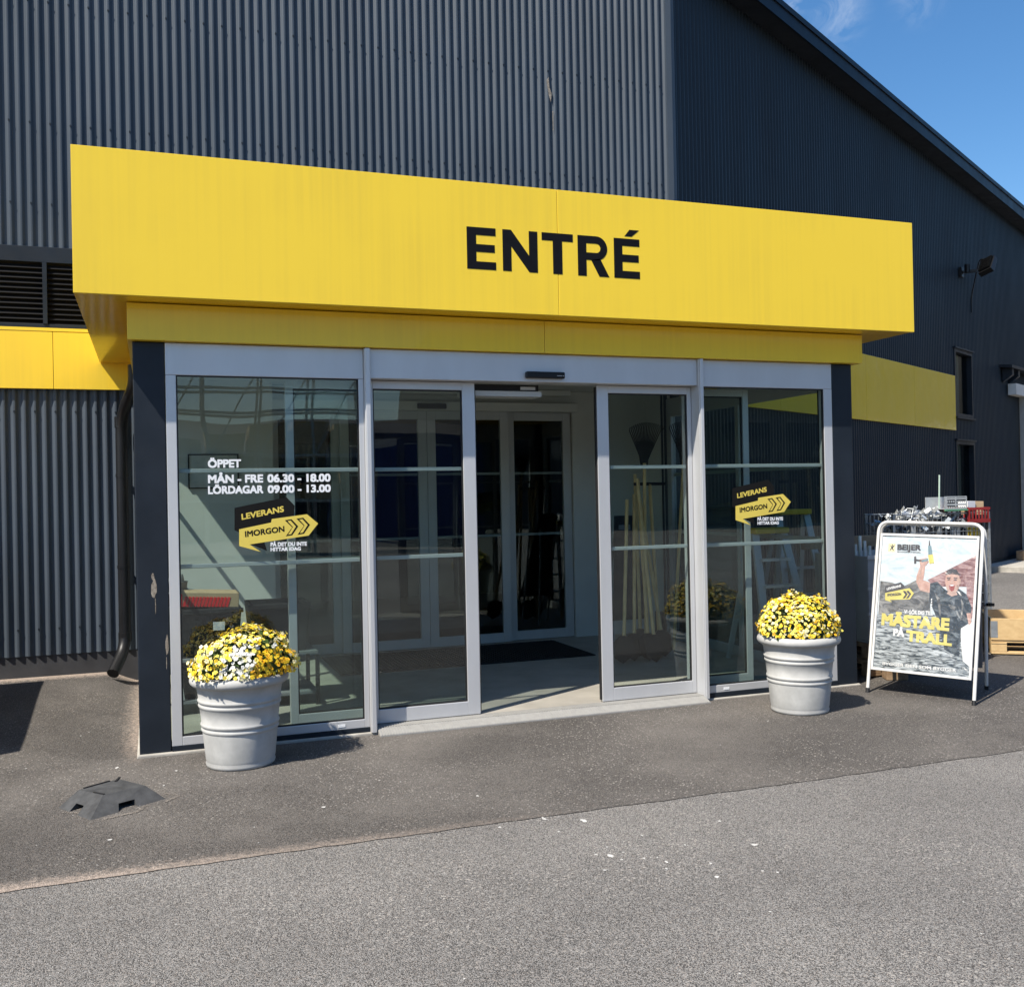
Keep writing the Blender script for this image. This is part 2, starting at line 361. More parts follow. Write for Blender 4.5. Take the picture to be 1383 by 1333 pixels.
# ------------------------------------------------------------------ lettering
def text_flat(txt):
    cu = bpy.data.curves.new('tmp', 'FONT'); cu.body = txt; cu.size = 1.0; cu.resolution_u = 4
    ob = bpy.data.objects.new('tmp', cu); COL.objects.link(ob)
    dg = bpy.context.evaluated_depsgraph_get(); me = bpy.data.meshes.new_from_object(ob.evaluated_get(dg))
    vs = [(v.co.x, v.co.y) for v in me.vertices]; fs = [tuple(p.vertices) for p in me.polygons]
    bpy.data.objects.remove(ob); bpy.data.curves.remove(cu); bpy.data.meshes.remove(me)
    return vs, fs
_e, _ = text_flat('E'); CAP0 = min(v[1] for v in _e); CAP1 = max(v[1] for v in _e)
def put_text(mb, txt, quad, bold=.028):
    """fill the quad (top left, top right, bottom right, bottom left of the capitals) with heavy letters"""
    vs, fs = text_flat(txt); r = bold
    x0 = min(v[0] for v in vs) - r; x1 = max(v[0] for v in vs) + r; c0, c1 = CAP0 - r, CAP1 + r
    TL, TR, BR, BL = (Vector(q) for q in quad); n = (BL - TL).cross(TR - TL).normalized()
    sh = [(0, 0), (r, r), (-r, r), (r, -r), (-r, -r), (r, 0), (-r, 0), (0, r), (0, -r)] if r > .012 else [(0, 0)]
    for k, (dx_, dy_) in enumerate(sh):
        P = []
        for x, y in vs:
            a = (x + dx_ - x0) / (x1 - x0); b = (y + dy_ - c0) / (c1 - c0)
            P.append((BL * (1 - a) + BR * a) * (1 - b) + (TL * (1 - a) + TR * a) * b + n * (.00003 * k))
        mb.add(P, fs)
    return mb
def rect(x0, x1, z0, z1, y): return [(x0, y, z1), (x1, y, z1), (x1, y, z0), (x0, y, z0)]

# ================================================================== SETTING: ground
def sheet(name, x0, x1, y0, y1, z, nx, ny, material, hole=None):
    mb = MB(); mb.smooth = True
    xs = [x0 + (x1 - x0) * i / nx for i in range(nx + 1)]; ys = [y0 + (y1 - y0) * j / ny for j in range(ny + 1)]
    mb.add([(x, y, ground_z(x, y) + z) for y in ys for x in xs], [(j * (nx + 1) + i, j * (nx + 1) + i + 1, (j + 1) * (nx + 1) + i + 1, (j + 1) * (nx + 1) + i) for j in range(ny) for i in range(nx)])
    return tag(mb.build(name, material), kind='structure')
mb = MB(); S_ = 400
for a in ((-S_, S_, -S_, -20), (-S_, S_, 20, S_), (-S_, -30, -20, 20), (30, S_, -20, 20)): mb.flat([(a[0], a[2], -.034), (a[1], a[2], -.034), (a[1], a[3], -.034), (a[0], a[3], -.034)])
mb.flat([(-30, -20, -.034), (30, -20, -.034), (30, 20, -.034), (-30, 20, -.034)])
tag(mb.build('ground', Mt['old_asphalt']), kind='structure')
# the darker newer asphalt in front of the entrance, with its slightly ragged edge
mb = MB(); mb.smooth = True
xs = [-6 + .25 * i for i in range(0, 16)] + [-2 + .09 * i for i in range(0, 122)]
xs = sorted(set(round(x, 3) for x in xs)); ys = [-2.13, -1.9, -1.4, -.8, -.3, 0, .2, .5, .9, 1.4, 1.9, 2.4, 2.8, 3.02]
mb.add([(x, y + ((random.uniform(-.009, .009) + .006 * math.sin(x * 1.3)) if y < -2 else 0), ground_z(x, y)) for y in ys for x in xs],
       [(j * len(xs) + i, j * len(xs) + i + 1, (j + 1) * len(xs) + i + 1, (j + 1) * len(xs) + i) for j in range(len(ys) - 1) for i in range(len(xs) - 1)
        if not (xs[i] >= .49 and xs[i + 1] <= 5.6 and ys[j] >= .2) and not xs[i] > 9.5])
tag(mb.build('pavement', Mt['new_asphalt']), kind='structure')
# pale slab along the foot of the gable wall, far right
C0 = Vector((5.87, 2.97, 0)); AW = R(28.62); DW = Vector((math.cos(AW), math.sin(AW), 0)); NW = Vector((math.sin(AW), -math.cos(AW), 0))
def w2(s, n, z): return C0 + DW * s + NW * n + Vector((0, 0, z))
mb = MB(); q = [w2(10.9, .0, -.05), w2(10.9, 1.0, -.05), w2(11.9, 1.55, -.05), w2(24, 1.7, -.05), w2(24, 0, -.05)]
mb.prism(q, (0, 0, .13)); tag(mb.build('concrete_path', Mt['concrete'], bevel=.01, fix=True), kind='structure')

# ================================================================== MAIN BUILDING
hall = thing('warehouse_building', 'large dark grey warehouse hall clad in corrugated steel behind the entrance', 'building', (5.87, 2.97, 0))
def prof(t):
    v = 1.55 * math.sin(t); return max(-1, min(1, v - .12 * math.sin(3 * t)))
def corr(mb, org_, dr, nr, s0, s1, zf0, zf1, pitch=.084, amp=.0115, step=14):
    n = max(1, int(round((s1 - s0) / pitch * step))); vs = []; old = mb.smooth; mb.smooth = True
    for i in range(n + 1):
        s_ = s0 + (s1 - s0) * i / n; d = amp * prof(2 * math.pi * s_ / pitch)
        p = Vector(org_) + Vector(dr) * s_ + Vector(nr) * d
        vs += [p + Vector((0, 0, zf0(s_) if callable(zf0) else zf0)), p + Vector((0, 0, zf1(s_) if callable(zf1) else zf1))]
    mb.add(vs, [(2 * i, 2 * i + 2, 2 * i + 3, 2 * i + 1) for i in range(n)]); mb.smooth = old
Y1 = 2.985
f = MB(); dx, dn = Vector((1, 0, 0)), Vector((0, -1, 0)); O1 = Vector((0, Y1, 0))
TOP1 = 8.35
corr(f, O1, dx, dn, -6, .30, .262, 2.70)
corr(f, O1, dx, dn, -6, 5.83, 3.93, TOP1)
corr(f, O1, dx, dn, .30, 5.60, 3.0, 3.93)
corr(f, O1, dx, dn, 5.66, 5.83, .262, 3.93)
# roofing screws on every second rib
f.smooth = False
def screws(z, x0, x1):
    x = math.ceil(x0 / .168) * .168 + .021
    while x < x1:
        c = Vector((x, Y1 - .0125, z)); f.k = 1
        f.tube([c, c + Vector((0, -.006, 0))], .0095, 6); f.k = 0
        x += .168
for z in (5.05, 6.15, 7.25): screws(z, -4, 5.8)
screws(4.32, -4, -.2); screws(2.45, -4, .1); screws(.5, -4, .1)
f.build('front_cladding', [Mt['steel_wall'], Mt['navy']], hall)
# scratched dent in the cladding
mb = MB(); pts = [(738, 108), (741, 104), (742, 118), (745, 126), (744, 138), (741, 128), (739, 116)]
mb.flat([at(u, v, Y1 - .0145) for u, v in pts]); mb.flat([at(u, v, Y1 - .0145) for u, v in ((746, 150), (747.2, 150), (747.5, 176), (746.6, 176))])
mb.build('scratch', Mt['bare'], hall)
g = MB()
roofz = lambda s_: 7.82 - .0272 * s_
corr(g, C0, DW, NW, .06, 9.50, .262, roofz); corr(g, C0, DW, NW, 9.5, 10.58, 2.50, 2.90); corr(g, C0, DW, NW, 9.5, 10.58, 4.18, roofz)
corr(g, C0, DW, NW, 10.58, 26, .15, roofz)
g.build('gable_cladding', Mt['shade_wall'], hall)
mb = MB(); mb.prism([(5.815, 2.962, .25), (5.885, 2.962, .25), w2(.07, .016, .25), w2(.07, -.01, .25), (5.86, 2.99, .25), (5.815, 2.975, .25)], (0, 0, 8.1 - .25))
mb.build('corner_trim', Mt['steel_wall'], hall, fix=True)
mb = MB(); mb.box(-6, .30, 3.0, 3.2, -.1, .275); mb.box(5.66, 5.87, 3.0, 3.2, -.1, .275)
mb.prism([w2(.0, -.03, -.1), w2(9.5, -.03, -.1), w2(9.5, -.2, -.1), w2(.1, -.2, -.1)], (0, 0, .37)); mb.prism([w2(10.58, -.03, -.1), w2(26, -.03, -.1), w2(26, -.2, -.1), w2(10.58, -.2, -.1)], (0, 0, .27))
mb.build('plinth', Mt['plinth'], hall, fix=True, each=True)
# roof with boxed eaves over the gable
def roof_pt(u, v, o):      # point on the plane a distance o in front of the gable wall
    d = FW + RT * ((u - CX) / F_PX) - UP * ((v - CY) / F_PX); p0 = C0 + NW * o
    return CAM + d * ((p0 - CAM).dot(NW) / d.dot(NW))
o_ = .30
zt = [roof_pt(1053.9, 0, o_), roof_pt(1383, 278.6, o_)]; zb = [roof_pt(1023.6, 0, o_), roof_pt(1383, 295.4, o_)]
def line(pp, s_):
    sa, sb = ((p - C0).dot(DW) for p in pp); return pp[0].z + (pp[1].z - pp[0].z) * (s_ - sa) / (sb - sa)
sA, sB = .15, 26
mb = MB(); mb.prism([w2(sA, o_, line(zb, sA)), w2(sB, o_, line(zb, sB)), w2(sB, o_, line(zt, sB) - .06), w2(sA, o_, line(zt, sA) - .06)], NW * -.03)
mb.build('roof_fascia', Mt['navy_roof'], hall, fix=True)
mb = MB(); mb.prism([w2(sA, o_ + .02, line(zt, sA) - .075), w2(sB, o_ + .02, line(zt, sB) - .075), w2(sB, o_ + .02, line(zt, sB)), w2(sA, o_ + .02, line(zt, sA))], NW * -.05)
mb.build('verge_flashing', Mt['navy_roof'], hall, fix=True)
mb = MB(); mb.prism([w2(sA, o_ - .031, line(zb, sA) + .012), w2(sB, o_ - .031, line(zb, sB) + .012), w2(sB, -.2, line(zb, sB) + .012), w2(sA, -.2, line(zb, sA) + .012)], (0, 0, .05))
mb.build('soffit', Mt['navy'], hall, fix=True)
zr = line(zt, sA) - .20
mb = MB(); mb.prism([w2(sA, o_ - .04, zr), w2(sB, o_ - .04, line(zt, sB) - .20), w2(sB, -14, line(zt, sB) - .20), w2(sA, -14, zr)], (0, 0, .10))
pA, pB = w2(sA - .001, o_ - .04, zr), w2(sA - .001, -14, zr); pC = w2(sA - .001, -.12, zr); mb.prism([(-6, 3.02, zr), (pC.x - .1, 3.02, zr), pC, pB, (-6, pB.y, zr)], (0, 0, .10))
mb.build('roof', Mt['navy_roof'], hall, fix=True)
# inside of the hall: box behind the inner doors, unlit gloom put into its wall colour
mb = MB()
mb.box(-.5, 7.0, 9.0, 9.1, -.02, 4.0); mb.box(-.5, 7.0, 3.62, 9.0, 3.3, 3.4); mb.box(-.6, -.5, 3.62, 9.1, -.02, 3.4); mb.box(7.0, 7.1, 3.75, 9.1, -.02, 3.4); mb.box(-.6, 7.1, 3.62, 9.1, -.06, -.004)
mb.build('shop_interior', mat('shop_gloom_wall', (.05, .05, .05), .8), hall)
# louvre vent band, left
vent = MB(); vent.box(-6, .25, 2.955, 2.985, 3.79, 3.93); vent.box(-6, .25, 2.95, 2.985, 3.20, 3.235)
vo_ = vent.build('louvre_vent', Mt['navy'], hall, bevel=.003)
mb = MB()
z = 3.25
while z < 3.79:
    mb.obox((-2.9, 2.985, z), (1, 0, 0), (0, -.72, -.69), (0, -.69, .72), 3.1, .030, .0015); z += .046
mb.build('slats', Mt['louvre'], vo_)
mb = MB()
for x in (-.55, -1.75, -2.95): mb.box(x - .018, x + .018, 2.94, 2.985, 3.236, 3.788)
mb.build('mullion', Mt['navy'], vo_, each=True)
mb = MB(); mb.box(-6, .25, 3.03, 3.05, 3.2, 3.93); mb.build('backing', Mt['void'], vo_)
# yellow bands round the hall
mb = MB(); x0, x1 = at(72, 500, 2.93).x, .20
mb.box(-6, x0 - .002, 2.935, 2.97, 2.652, 3.165); mb.box(x0 + .002, x1, 2.935, 2.97, 2.652, 3.165); mb.box(-6, x1, 2.932, 2.97, 3.168, 3.198)
mb.build('front_band', Mt['yellow'], hall, bevel=.002)
mb = MB()
for a, b in ((.25, 2.45), (2.455, 5.30), (5.305, 7.35), (7.355, 9.46)):
    mb.prism([w2(a, .045, 2.655), w2(b, .045, 2.655), w2(b, .012, 2.655), w2(a, .012, 2.655)], (0, 0, 1.0))
mb.build('gable_band', Mt['yellow_gloss'], hall, bevel=.003, fix=True)
# window and door in the gable
def opening(name, s0, s1, z0, z1):
    fr = MB(); t = .06
    for a, b, c, d in ((s0, s0 + t, z0, z1), (s1 - t, s1, z0, z1), (s0 + t, s1 - t, z1 - t, z1), (s0 + t, s1 - t, z0, z0 + t)):
        fr.prism([w2(a, .03, c), w2(b, .03, c), w2(b, -.16, c), w2(a, -.16, c)], (0, 0, d - c))
    fr.prism([w2(s0 - .03, .06, z1 + .003), w2(s1 + .03, .06, z1 + .003), w2(s1 + .03, -.02, z1 + .003), w2(s0 - .03, -.02, z1 + .003)], (0, 0, .03))
    if name == 'window': fr.prism([w2(s0 - .03, .07, z0 - .04), w2(s1 + .03, .07, z0 - .04), w2(s1 + .03, -.02, z0 - .04), w2(s0 - .03, -.02, z0 - .04)], (0, 0, .035))
    o = fr.build(name, Mt['navy'], hall, fix=True)
    sh = MB(); a = s0 + t; b = a + .5 * (s1 - s0 - 2 * t)
    sh.prism([w2(a + .02, -.10, z0 + t), w2(b + .1, -.10, z0 + t), w2(b + .1, -.12, z0 + t), w2(a + .02, -.12, z0 + t)], (0, 0, z1 - z0 - 2 * t))
    p = MB(); p.prism([w2(s0 + t, -.06, z0 + t), w2(s1 - t, -.06, z0 + t), w2(s1 - t, -.07, z0 + t), w2(s0 + t, -.07, z0 + t)], (0, 0, z1 - z0 - 2 * t))
    p.build('pane', Mt['glass_dim'], o, fix=True)
    bk = MB(); bk.prism([w2(s0, -.17, z0), w2(s1, -.17, z0), w2(s1, -.2, z0), w2(s0, -.2, z0)], (0, 0, z1 - z0)); bk.build('room_dark_sheet', Mt['void'], o, fix=True)  # near-black sheet that stands for the unlit room behind the pane
    sh.build('blind', mat('olive_blind', (.16, .165, .13), .7), o, fix=True)
opening('window', 9.5, 10.55, 2.92, 4.17); opening('door', 9.5, 10.58, .02, 2.47)
# rainwater pipe
mb = MB(); r_ = .052
def arc(pts, n=6):
    out = [Vector(pts[0])]
    for a, b, c in zip(pts, pts[1:], pts[2:]):
        a, b, c = Vector(a), Vector(b), Vector(c); l = min((a - b).length, (c - b).length) * .45
        p, q_ = b + (a - b).normalized() * l, b + (c - b).normalized() * l
        for i in range(n + 1):
            k = i / n; out.append(p * (1 - k) ** 2 + b * 2 * k * (1 - k) + q_ * k * k)
    out.append(Vector(pts[-1])); return out
mb.tube(arc([(.19, 2.60, 2.84), (.19, 2.60, 2.66), (.07, 2.87, 2.40), (.07, 2.87, .30), (-.03, 2.62, .11)]), r_, 14)
mb.tube([(.07, 2.87, 2.30), (.07, 2.87, 2.40)], r_ + .006, 14); mb.tube([(.07, 2.87, .36), (.07, 2.87, .44)], r_ + .006, 14)
mb.tube([(.07, 2.87, 1.85), (.07, 2.87, 1.88)], r_ + .005, 14); mb.tube([(.07, 2.87, 1.02), (.07, 2.87, 1.05)], r_ + .005, 14)
mb.box(.05, .09, 2.87, 2.98, 1.855, 1.875); mb.box(.05, .09, 2.87, 2.98, 1.025, 1.045)
mb.build('downpipe', Mt['black'], hall)

# floodlight on the gable
fl = thing('floodlight', 'small black floodlight on a bracket high on the dark gable wall', 'floodlight', tuple(w2(10.0, .02, 5.5)))
b0 = w2(9.92, .02, 5.62)
mb = MB(); mb.obox(b0 + NW * .03, DW, NW, (0, 0, 1), .07, .03, .09); mb.bar(b0 + NW * .06, b0 + NW * .30 + DW * .05, .05, .05); mb.tube([b0 + NW * .14 + Vector((0, 0, -.02)), b0 + NW * .14 + Vector((0, 0, .13))], .05, 10)
mb.build('bracket', Mt['black'], fl)
hc = b0 + NW * .45 + DW * .17 + Vector((0, 0, .07)); az = (NW * .35 + DW * .65 + Vector((0, 0, -.62))).normalized(); ax = az.cross(NW).normalized(); ay = az.cross(ax)
mb = MB(); mb.obox(hc, ax, ay, az, .18, .13, .05)
for k in range(-4, 5): mb.obox(hc - az * .075 + ax * k * .037, ax, ay, az, .005, .115, .03)
mb.build('lamp_housing', Mt['black'], fl, bevel=.008)
mb = MB(); mb.obox(hc + az * .053, ax, ay, az, .155, .108, .004); mb.build('lens', Mt['lamp_glass'], fl)
mb = MB(); mb.tube(arc([hc - ax * .2, hc - ax * .3 + NW * -.2, w2(10.55, .03, 5.25), w2(10.56, .03, 4.95)]), .012, 6); mb.build('cable', Mt['black'], fl)

# canopy on the far right
cp = thing('canopy', 'dark flat canopy on a white post against the dark gable', 'canopy', tuple(w2(13.2, 1.2, 0)))
mb = MB(); mb.prism([w2(12.35, .0, 4.06), w2(12.35, .26, 4.03), w2(18, .3, 4.03), w2(18, .0, 4.06)], (0, 0, .06)); mb.build('canopy_roof', Mt['navy'], cp, fix=True, bevel=.004)
mb = MB()
for s_ in (12.5, 12.95, 14.5): mb.prism([w2(s_, .03, 3.76), w2(s_, .22, 3.9), w2(s_, .22, 4.02), w2(s_, .03, 4.02)], DW * .12)
mb.build('bracket', Mt['navy'], cp, fix=True, each=True)
mb = MB(); mb.prism([w2(12.85, .20, 3.52), w2(18, .20, 3.52), w2(18, .04, 3.52), w2(12.85, .04, 3.52)], (0, 0, .23)); mb.build('white_beam', Mt['white_tube'], cp, fix=True)
mb = MB(); mb.bar(w2(13.72, .13, -.03), w2(13.72, .13, 3.52), .14, .14); mb.build('post', Mt['white_tube'], cp)

# ================================================================== ENTRANCE PORCH
po = thing('entrance_porch', 'glazed entrance porch with wide yellow fascia reading ENTRÉ', 'entrance', (3.07, 0, 0))
FX0, FX1, FY, FZ0, FZ1 = -.104, 6.27, -.279, 2.893, 3.796
SX = 3.0925
# fascia box
mb = MB(); e = .0015
mb.box(FX0, SX - e, FY, FY + .03, FZ0, FZ1); mb.box(SX + e, FX1, FY, FY + .03, FZ0, FZ1)
mb.box(FX0, FX0 + .03, FY + .031, 2.93, FZ0 + .026, FZ1); mb.prism([(FX1 - .03, FY + .031, FZ0 + .026), (FX1, FY + .031, FZ0 + .026), (FX1, 3.13, FZ0 + .026), (FX1 - .03, 3.11, FZ0 + .026)], (0, 0, FZ1 - FZ0 - .026))
fas = mb.build('fascia', Mt['yellow'], po, bevel=.0025, fix=True)
mb = MB(); mb.prism([(FX0 + .001, FY + .032, FZ0 + .004), (FX1 - .001, FY + .032, FZ0 + .004), (FX1 - .001, 3.12, FZ0 + .004), (5.9, 2.93, FZ0 + .004), (FX0 + .001, 2.93, FZ0 + .004)], (0, 0, .02))
mb.build('soffit', yellow_panel('yellow_soffit', .15, .04, .22, (.78, .51, .020)), po, fix=True)
mb = MB(); mb.prism([(FX0 + .031, FY + .031, FZ1 - .03), (FX1 - .031, FY + .031, FZ1 - .03), (FX1 - .031, 3.10, FZ1 - .03), (5.9, 2.955, FZ1 - .03), (FX0 + .031, 2.955, FZ1 - .03)], (0, 0, .012))
mb.build('porch_roof', Mt['navy'], po, fix=True)
# lettering ENTRÉ, cut as solid shapes
lt = MB(); LY = FY - .0018
xE = lambda u, v: at(u, v, LY).x
ztop = at(650, 307, LY).z; zbot = at(650, 363.5, LY).z; H = ztop - zbot; st = H * .232
def slab(pts): lt.prism([(x, LY, z) for x, z in pts], (0, .0012, 0))
def Eletter(a, b):
    s2 = st * .80
    slab([(a, zbot), (a, ztop), (a + st, ztop), (a + st, zbot)])
    slab([(a + st, ztop - s2), (a + st, ztop), (b, ztop), (b, ztop - s2)]); slab([(a + st, zbot), (a + st, zbot + s2), (b, zbot + s2), (b, zbot)])
    zc = zbot + H * .505; slab([(a + st, zc - s2 / 2), (a + st, zc + s2 / 2), (b - .008, zc + s2 / 2), (b - .008, zc - s2 / 2)])
Eletter(xE(630.5, 330), xE(669.5, 330))
a, b = xE(679, 340), xE(726, 340)
slab([(a, zbot), (a, ztop), (a + st * .95, ztop), (a + st * .95, zbot)]); slab([(b - st * .95, zbot), (b - st * .95, ztop), (b, ztop), (b, zbot)])
slab([(a + st * .95, ztop - H * .40), (a + st * .95, ztop), (b - st * .95, zbot + H * .40), (b - st * .95, zbot)])
a, b = xE(732, 345), xE(774, 345); c = (a + b) / 2
slab([(a, ztop - st * .82), (a, ztop), (b, ztop), (b, ztop - st * .82)]); slab([(c - st * .53, zbot), (c - st * .53, ztop - st * .82), (c + st * .53, ztop - st * .82), (c + st * .53, zbot)])
a, b = xE(780.5, 350), xE(822, 350); zm = zbot + H * .40
slab([(a, zbot), (a, ztop), (a + st, ztop), (a + st, zbot)])
oc = (a + b - .012 - H * .30); ro = (ztop - zm) / 2; zc = (ztop + zm) / 2; xc = b - .010 - ro; ri = ro - st * .80
ang = [R(90 - 180 * i / 14) for i in range(15)]
outer = [(a + st, ztop)] + [(xc + ro * math.cos(t), zc + ro * math.sin(t)) for t in ang] + [(a + st, zm)]
inner = [(a + st, ztop - st * .80)] + [(xc + ri * math.cos(t), zc + ri * math.sin(t)) for t in ang] + [(a + st, zm + st * .80)]
for i in range(len(outer) - 1): slab([outer[i], outer[i + 1], inner[i + 1], inner[i]])
slab([(a + st * 1.55, zm + .001), (b - st * 1.12, zbot), (b + .004, zbot), (a + st * 2.62, zm + st * .2)])
a, b = xE(829.5, 355), xE(864, 355); Eletter(a, b)
slab([(a + (b - a) * .42, ztop + H * .06), (a + (b - a) * .62, ztop + H * .23), (a + (b - a) * .99, ztop + H * .23), (a + (b - a) * .70, ztop + H * .06)])
lt.build('lettering', Mt['ink'], fas, fix=True)
# lower fascia
mb = MB(); mb.box(.193, 3.0620, -.06, .2, 2.655, 2.890); mb.box(3.0655, 5.92, -.06, .2, 2.655, 2.890); mb.box(.193, .223, .201, 2.93, 2.655, 2.890); mb.box(5.89, 5.92, .201, 2.95, 2.655, 2.890)
mb.build('lower_fascia', Mt['yellow'], po, bevel=.002)
# dark columns
cl1 = MB(); cl1.box(.221, .416, 0, .20, -.035, 2.651); c1 = cl1.build('column', Mt['navy'], po, bevel=.006)
cl2 = MB(); cl2.box(5.652, 5.853, 0, .20, -.035, 2.651); cl2.build('column', Mt['navy'], po, bevel=.006)
def splat(mb, c, ax, az, rx, rz, n=14, jag=.35):
    c, ax, az = Vector(c), Vector(ax), Vector(az)
    mb.flat([c + ax * (rx * math.cos(t) * k) + az * (rz * math.sin(t) * k) for t, k in ((2 * math.pi * i / n, 1 - random.random() * jag) for i in range(n))])
mb = MB(); X_, Z_ = Vector((1, 0, 0)), Vector((0, 0, 1))
splat(mb, (.325, -.0015, 1.055), X_, Z_, .020, .072); splat(mb, (.333, -.0015, .94), X_, Z_, .004, .06); splat(mb, (.398, -.0015, .685), X_, Z_, .013, .075); splat(mb, (.394, -.0015, .57), X_, Z_, .003, .05)
splat(mb, (.320, -.0012, 1.13), X_, Z_, .012, .03)
mb.build('chipped_paint', Mt['bare'], c1, each=True)
# concrete footing
mb = MB(); mb.box(.205, 1.79, -.025, .20, -.09, -.012); mb.box(4.36, 5.87, -.02, .20, -.09, -.018); mb.box(.205, .45, .201, 2.95, -.09, -.014); mb.box(5.62, 5.87, .201, 2.95, -.09, -.018)
mb.build('footing', Mt['concrete'], po, bevel=.008, each=True)
mb = MB(); mb.box(.42, 1.72, -.008, .10, -.011, .018); mb.box(4.41, 5.65, -.008, .10, -.017, .018); mb.build('base_strip', Mt['navy'], po, each=True)
mb = MB(); mb.box(.451, 5.619, .09, 3.55, -.05, .014); mb.build('floor_slab', Mt['floor'], po)
mb = MB(); mb.prism([(1.77, -.115, -.05), (1.77, .089, -.05), (1.77, .089, .012), (1.77, -.02, .010), (1.77, -.115, -.022)], (2.60, 0, 0))
sl_d = Vector((0, .095, .032)).normalized(); sl_n = Vector((0, -sl_d.z, sl_d.y))
x = 1.778
while x < 4.36:
    mb.box(x, x + .009, -.018, .085, .0105, .0155); mb.obox((x + .0045, -.0675, -.0055), (1, 0, 0), sl_d, sl_n, .0045, .047, .0028); x += .02
mb.build('threshold_grating', mat('perforated_aluminium', (.31, .305, .29), .65, metal=.1, var=.08, vscale=20), po, fix=True)
# header
mb = MB(); mb.box(.42, 1.722, 0, .12, 2.441, 2.650); mb.box(1.768, 4.368, -.012, .16, 2.446, 2.651); mb.box(4.412, 5.650, 0, .12, 2.441, 2.650)
hd = mb.build('header', Mt['alu'], po, bevel=.003)
mb = MB(); mb.box(2.921, 3.226, -.055, -.013, 2.470, 2.518)
se = mb.build('door_sensor', Mt['black'], po, bevel=.008)
mb = MB(); mb.box(3.16, 3.20, -.0565, -.0555, 2.488, 2.4905); mb.box(3.205, 3.215, -.0565, -.0555, 2.488, 2.4905); mb.build('marking', Mt['decal_white'], se)
mb = MB(); mb.box(2.56, 3.10, .17, .30, 2.395, 2.442); mb.build('inner_sensor', Mt['black'], po, bevel=.004)
mb = MB(); mb.box(2.5, 3.12, .165, .33, 2.355, 2.394); mb.box(2.95, 3.07, .164, .169, 2.405, 2.428); mb.build('sensor_tray', Mt['alu_in'], po)
# mullions beside the doors
for x0, x1 in ((1.7235, 1.7665), (4.3695, 4.4105)):
    mb = MB(); mb.box(x0, x1, -.035, .22, -.012, 2.652); mb.box(x0 + .006, x1 - .006, -.048, -.036, -.012, 2.652); mb.build('mullion', Mt['alu'], po, bevel=.003)

def sticker(dx, dz, parent):
    """black and yellow delivery arrow stuck on the glass"""
    ox = Vector((dx, 0, dz)); y0 = .0115
    P = lambda x, y, k=0: at(200 + x / 4.1656, 440 + y / 4.1656, 0) * 1 + ox
    def pl(pts, k):
        out = []
        for x, y in pts: p = P(x, y); out.append(Vector((p.x, y0 - .0006 * k, p.z)))
        return out
    s_ = MB(); s_.k = 0
    s_.flat(pl([(487, 1022), (780, 962), (826, 1010), (822, 1066), (697, 1087), (693, 1105), (515, 1143), (513, 1160), (487, 1148)], 0))
    s_.flat(pl([(575, 1227), (655, 1212), (670, 1264)], 0))
    s_.k = 1
    s_.flat(pl([(513, 1143), (693, 1105), (697, 1085), (895, 1058), (958, 1110), (905, 1178), (513, 1237)], 1)); s_.flat(pl([(513, 1237), (572, 1228), (636, 1270)], 1))
    for x in (0, 66):
        s_.k = 0; y = -x * .13
        s_.flat(pl([(770 + x, 1092 + y), (808 + x, 1086 + y), (846 + x, 1126 + y), (812 + x, 1132 + y)], 2)); s_.flat(pl([(812 + x, 1132 + y), (846 + x, 1126 + y), (812 + x, 1176 + y), (776 + x, 1182 + y)], 2))
        s_.k = 1
        s_.flat(pl([(786 + x, 1097 + y), (803 + x, 1094 + y), (833 + x, 1127 + y), (816 + x, 1130 + y)], 3)); s_.flat(pl([(816 + x, 1130 + y), (833 + x, 1127 + y), (806 + x, 1170 + y), (789 + x, 1173 + y)], 3))
    s_.k = 1; put_text(s_, 'LEVERANS', pl([(525, 1057), (763, 1011), (766, 1044), (528, 1090)], 1), .03)
    s_.k = 0; put_text(s_, 'IMORGON', pl([(545, 1154), (767, 1124), (769, 1156), (547, 1187)], 2), .03)
    s_.k = 2; put_text(s_, 'PÅ DET DU INTE', pl([(690, 1217), (895, 1213), (895, 1235), (690, 1240)], 1), .045); put_text(s_, 'HITTAR IDAG', pl([(690, 1245), (861, 1242), (861, 1262), (690, 1267)], 1), .045)
    return s_.build('delivery_sticker', [Mt['decal_black'], Mt['decal_yellow'], Mt['decal_white']], parent, fix=False)

def pane(parent, x0, x1, z0, z1, y, mt='glass'):
    ga = MB(); t = .009
    for a in ((x0 - .001, x0 + t, z0, z1), (x1 - t, x1 + .001, z0, z1), (x0 + t, x1 - t, z1 - t, z1 + .001), (x0 + t, x1 - t, z0 - .001, z0 + t)): ga.box(a[0], a[1], y - .006, y + .012, a[2], a[3])
    ga.build('gasket', Mt['rubber'], parent)
    g_ = MB(); g_.box(x0, x1, y, y + .006, z0, z1)
    return g_.build('glass_pane', Mt[mt], parent)

def rails(parent, x0, x1, y, m_='alu_in', hs=(1.185, 1.815)):
    b = MB()
    for z in hs: b.box(x0, x1, y, y + .022, z - .016, z + .012)
    return b.build('glazing_bar', Mt[m_], parent, bevel=.004, each=True)
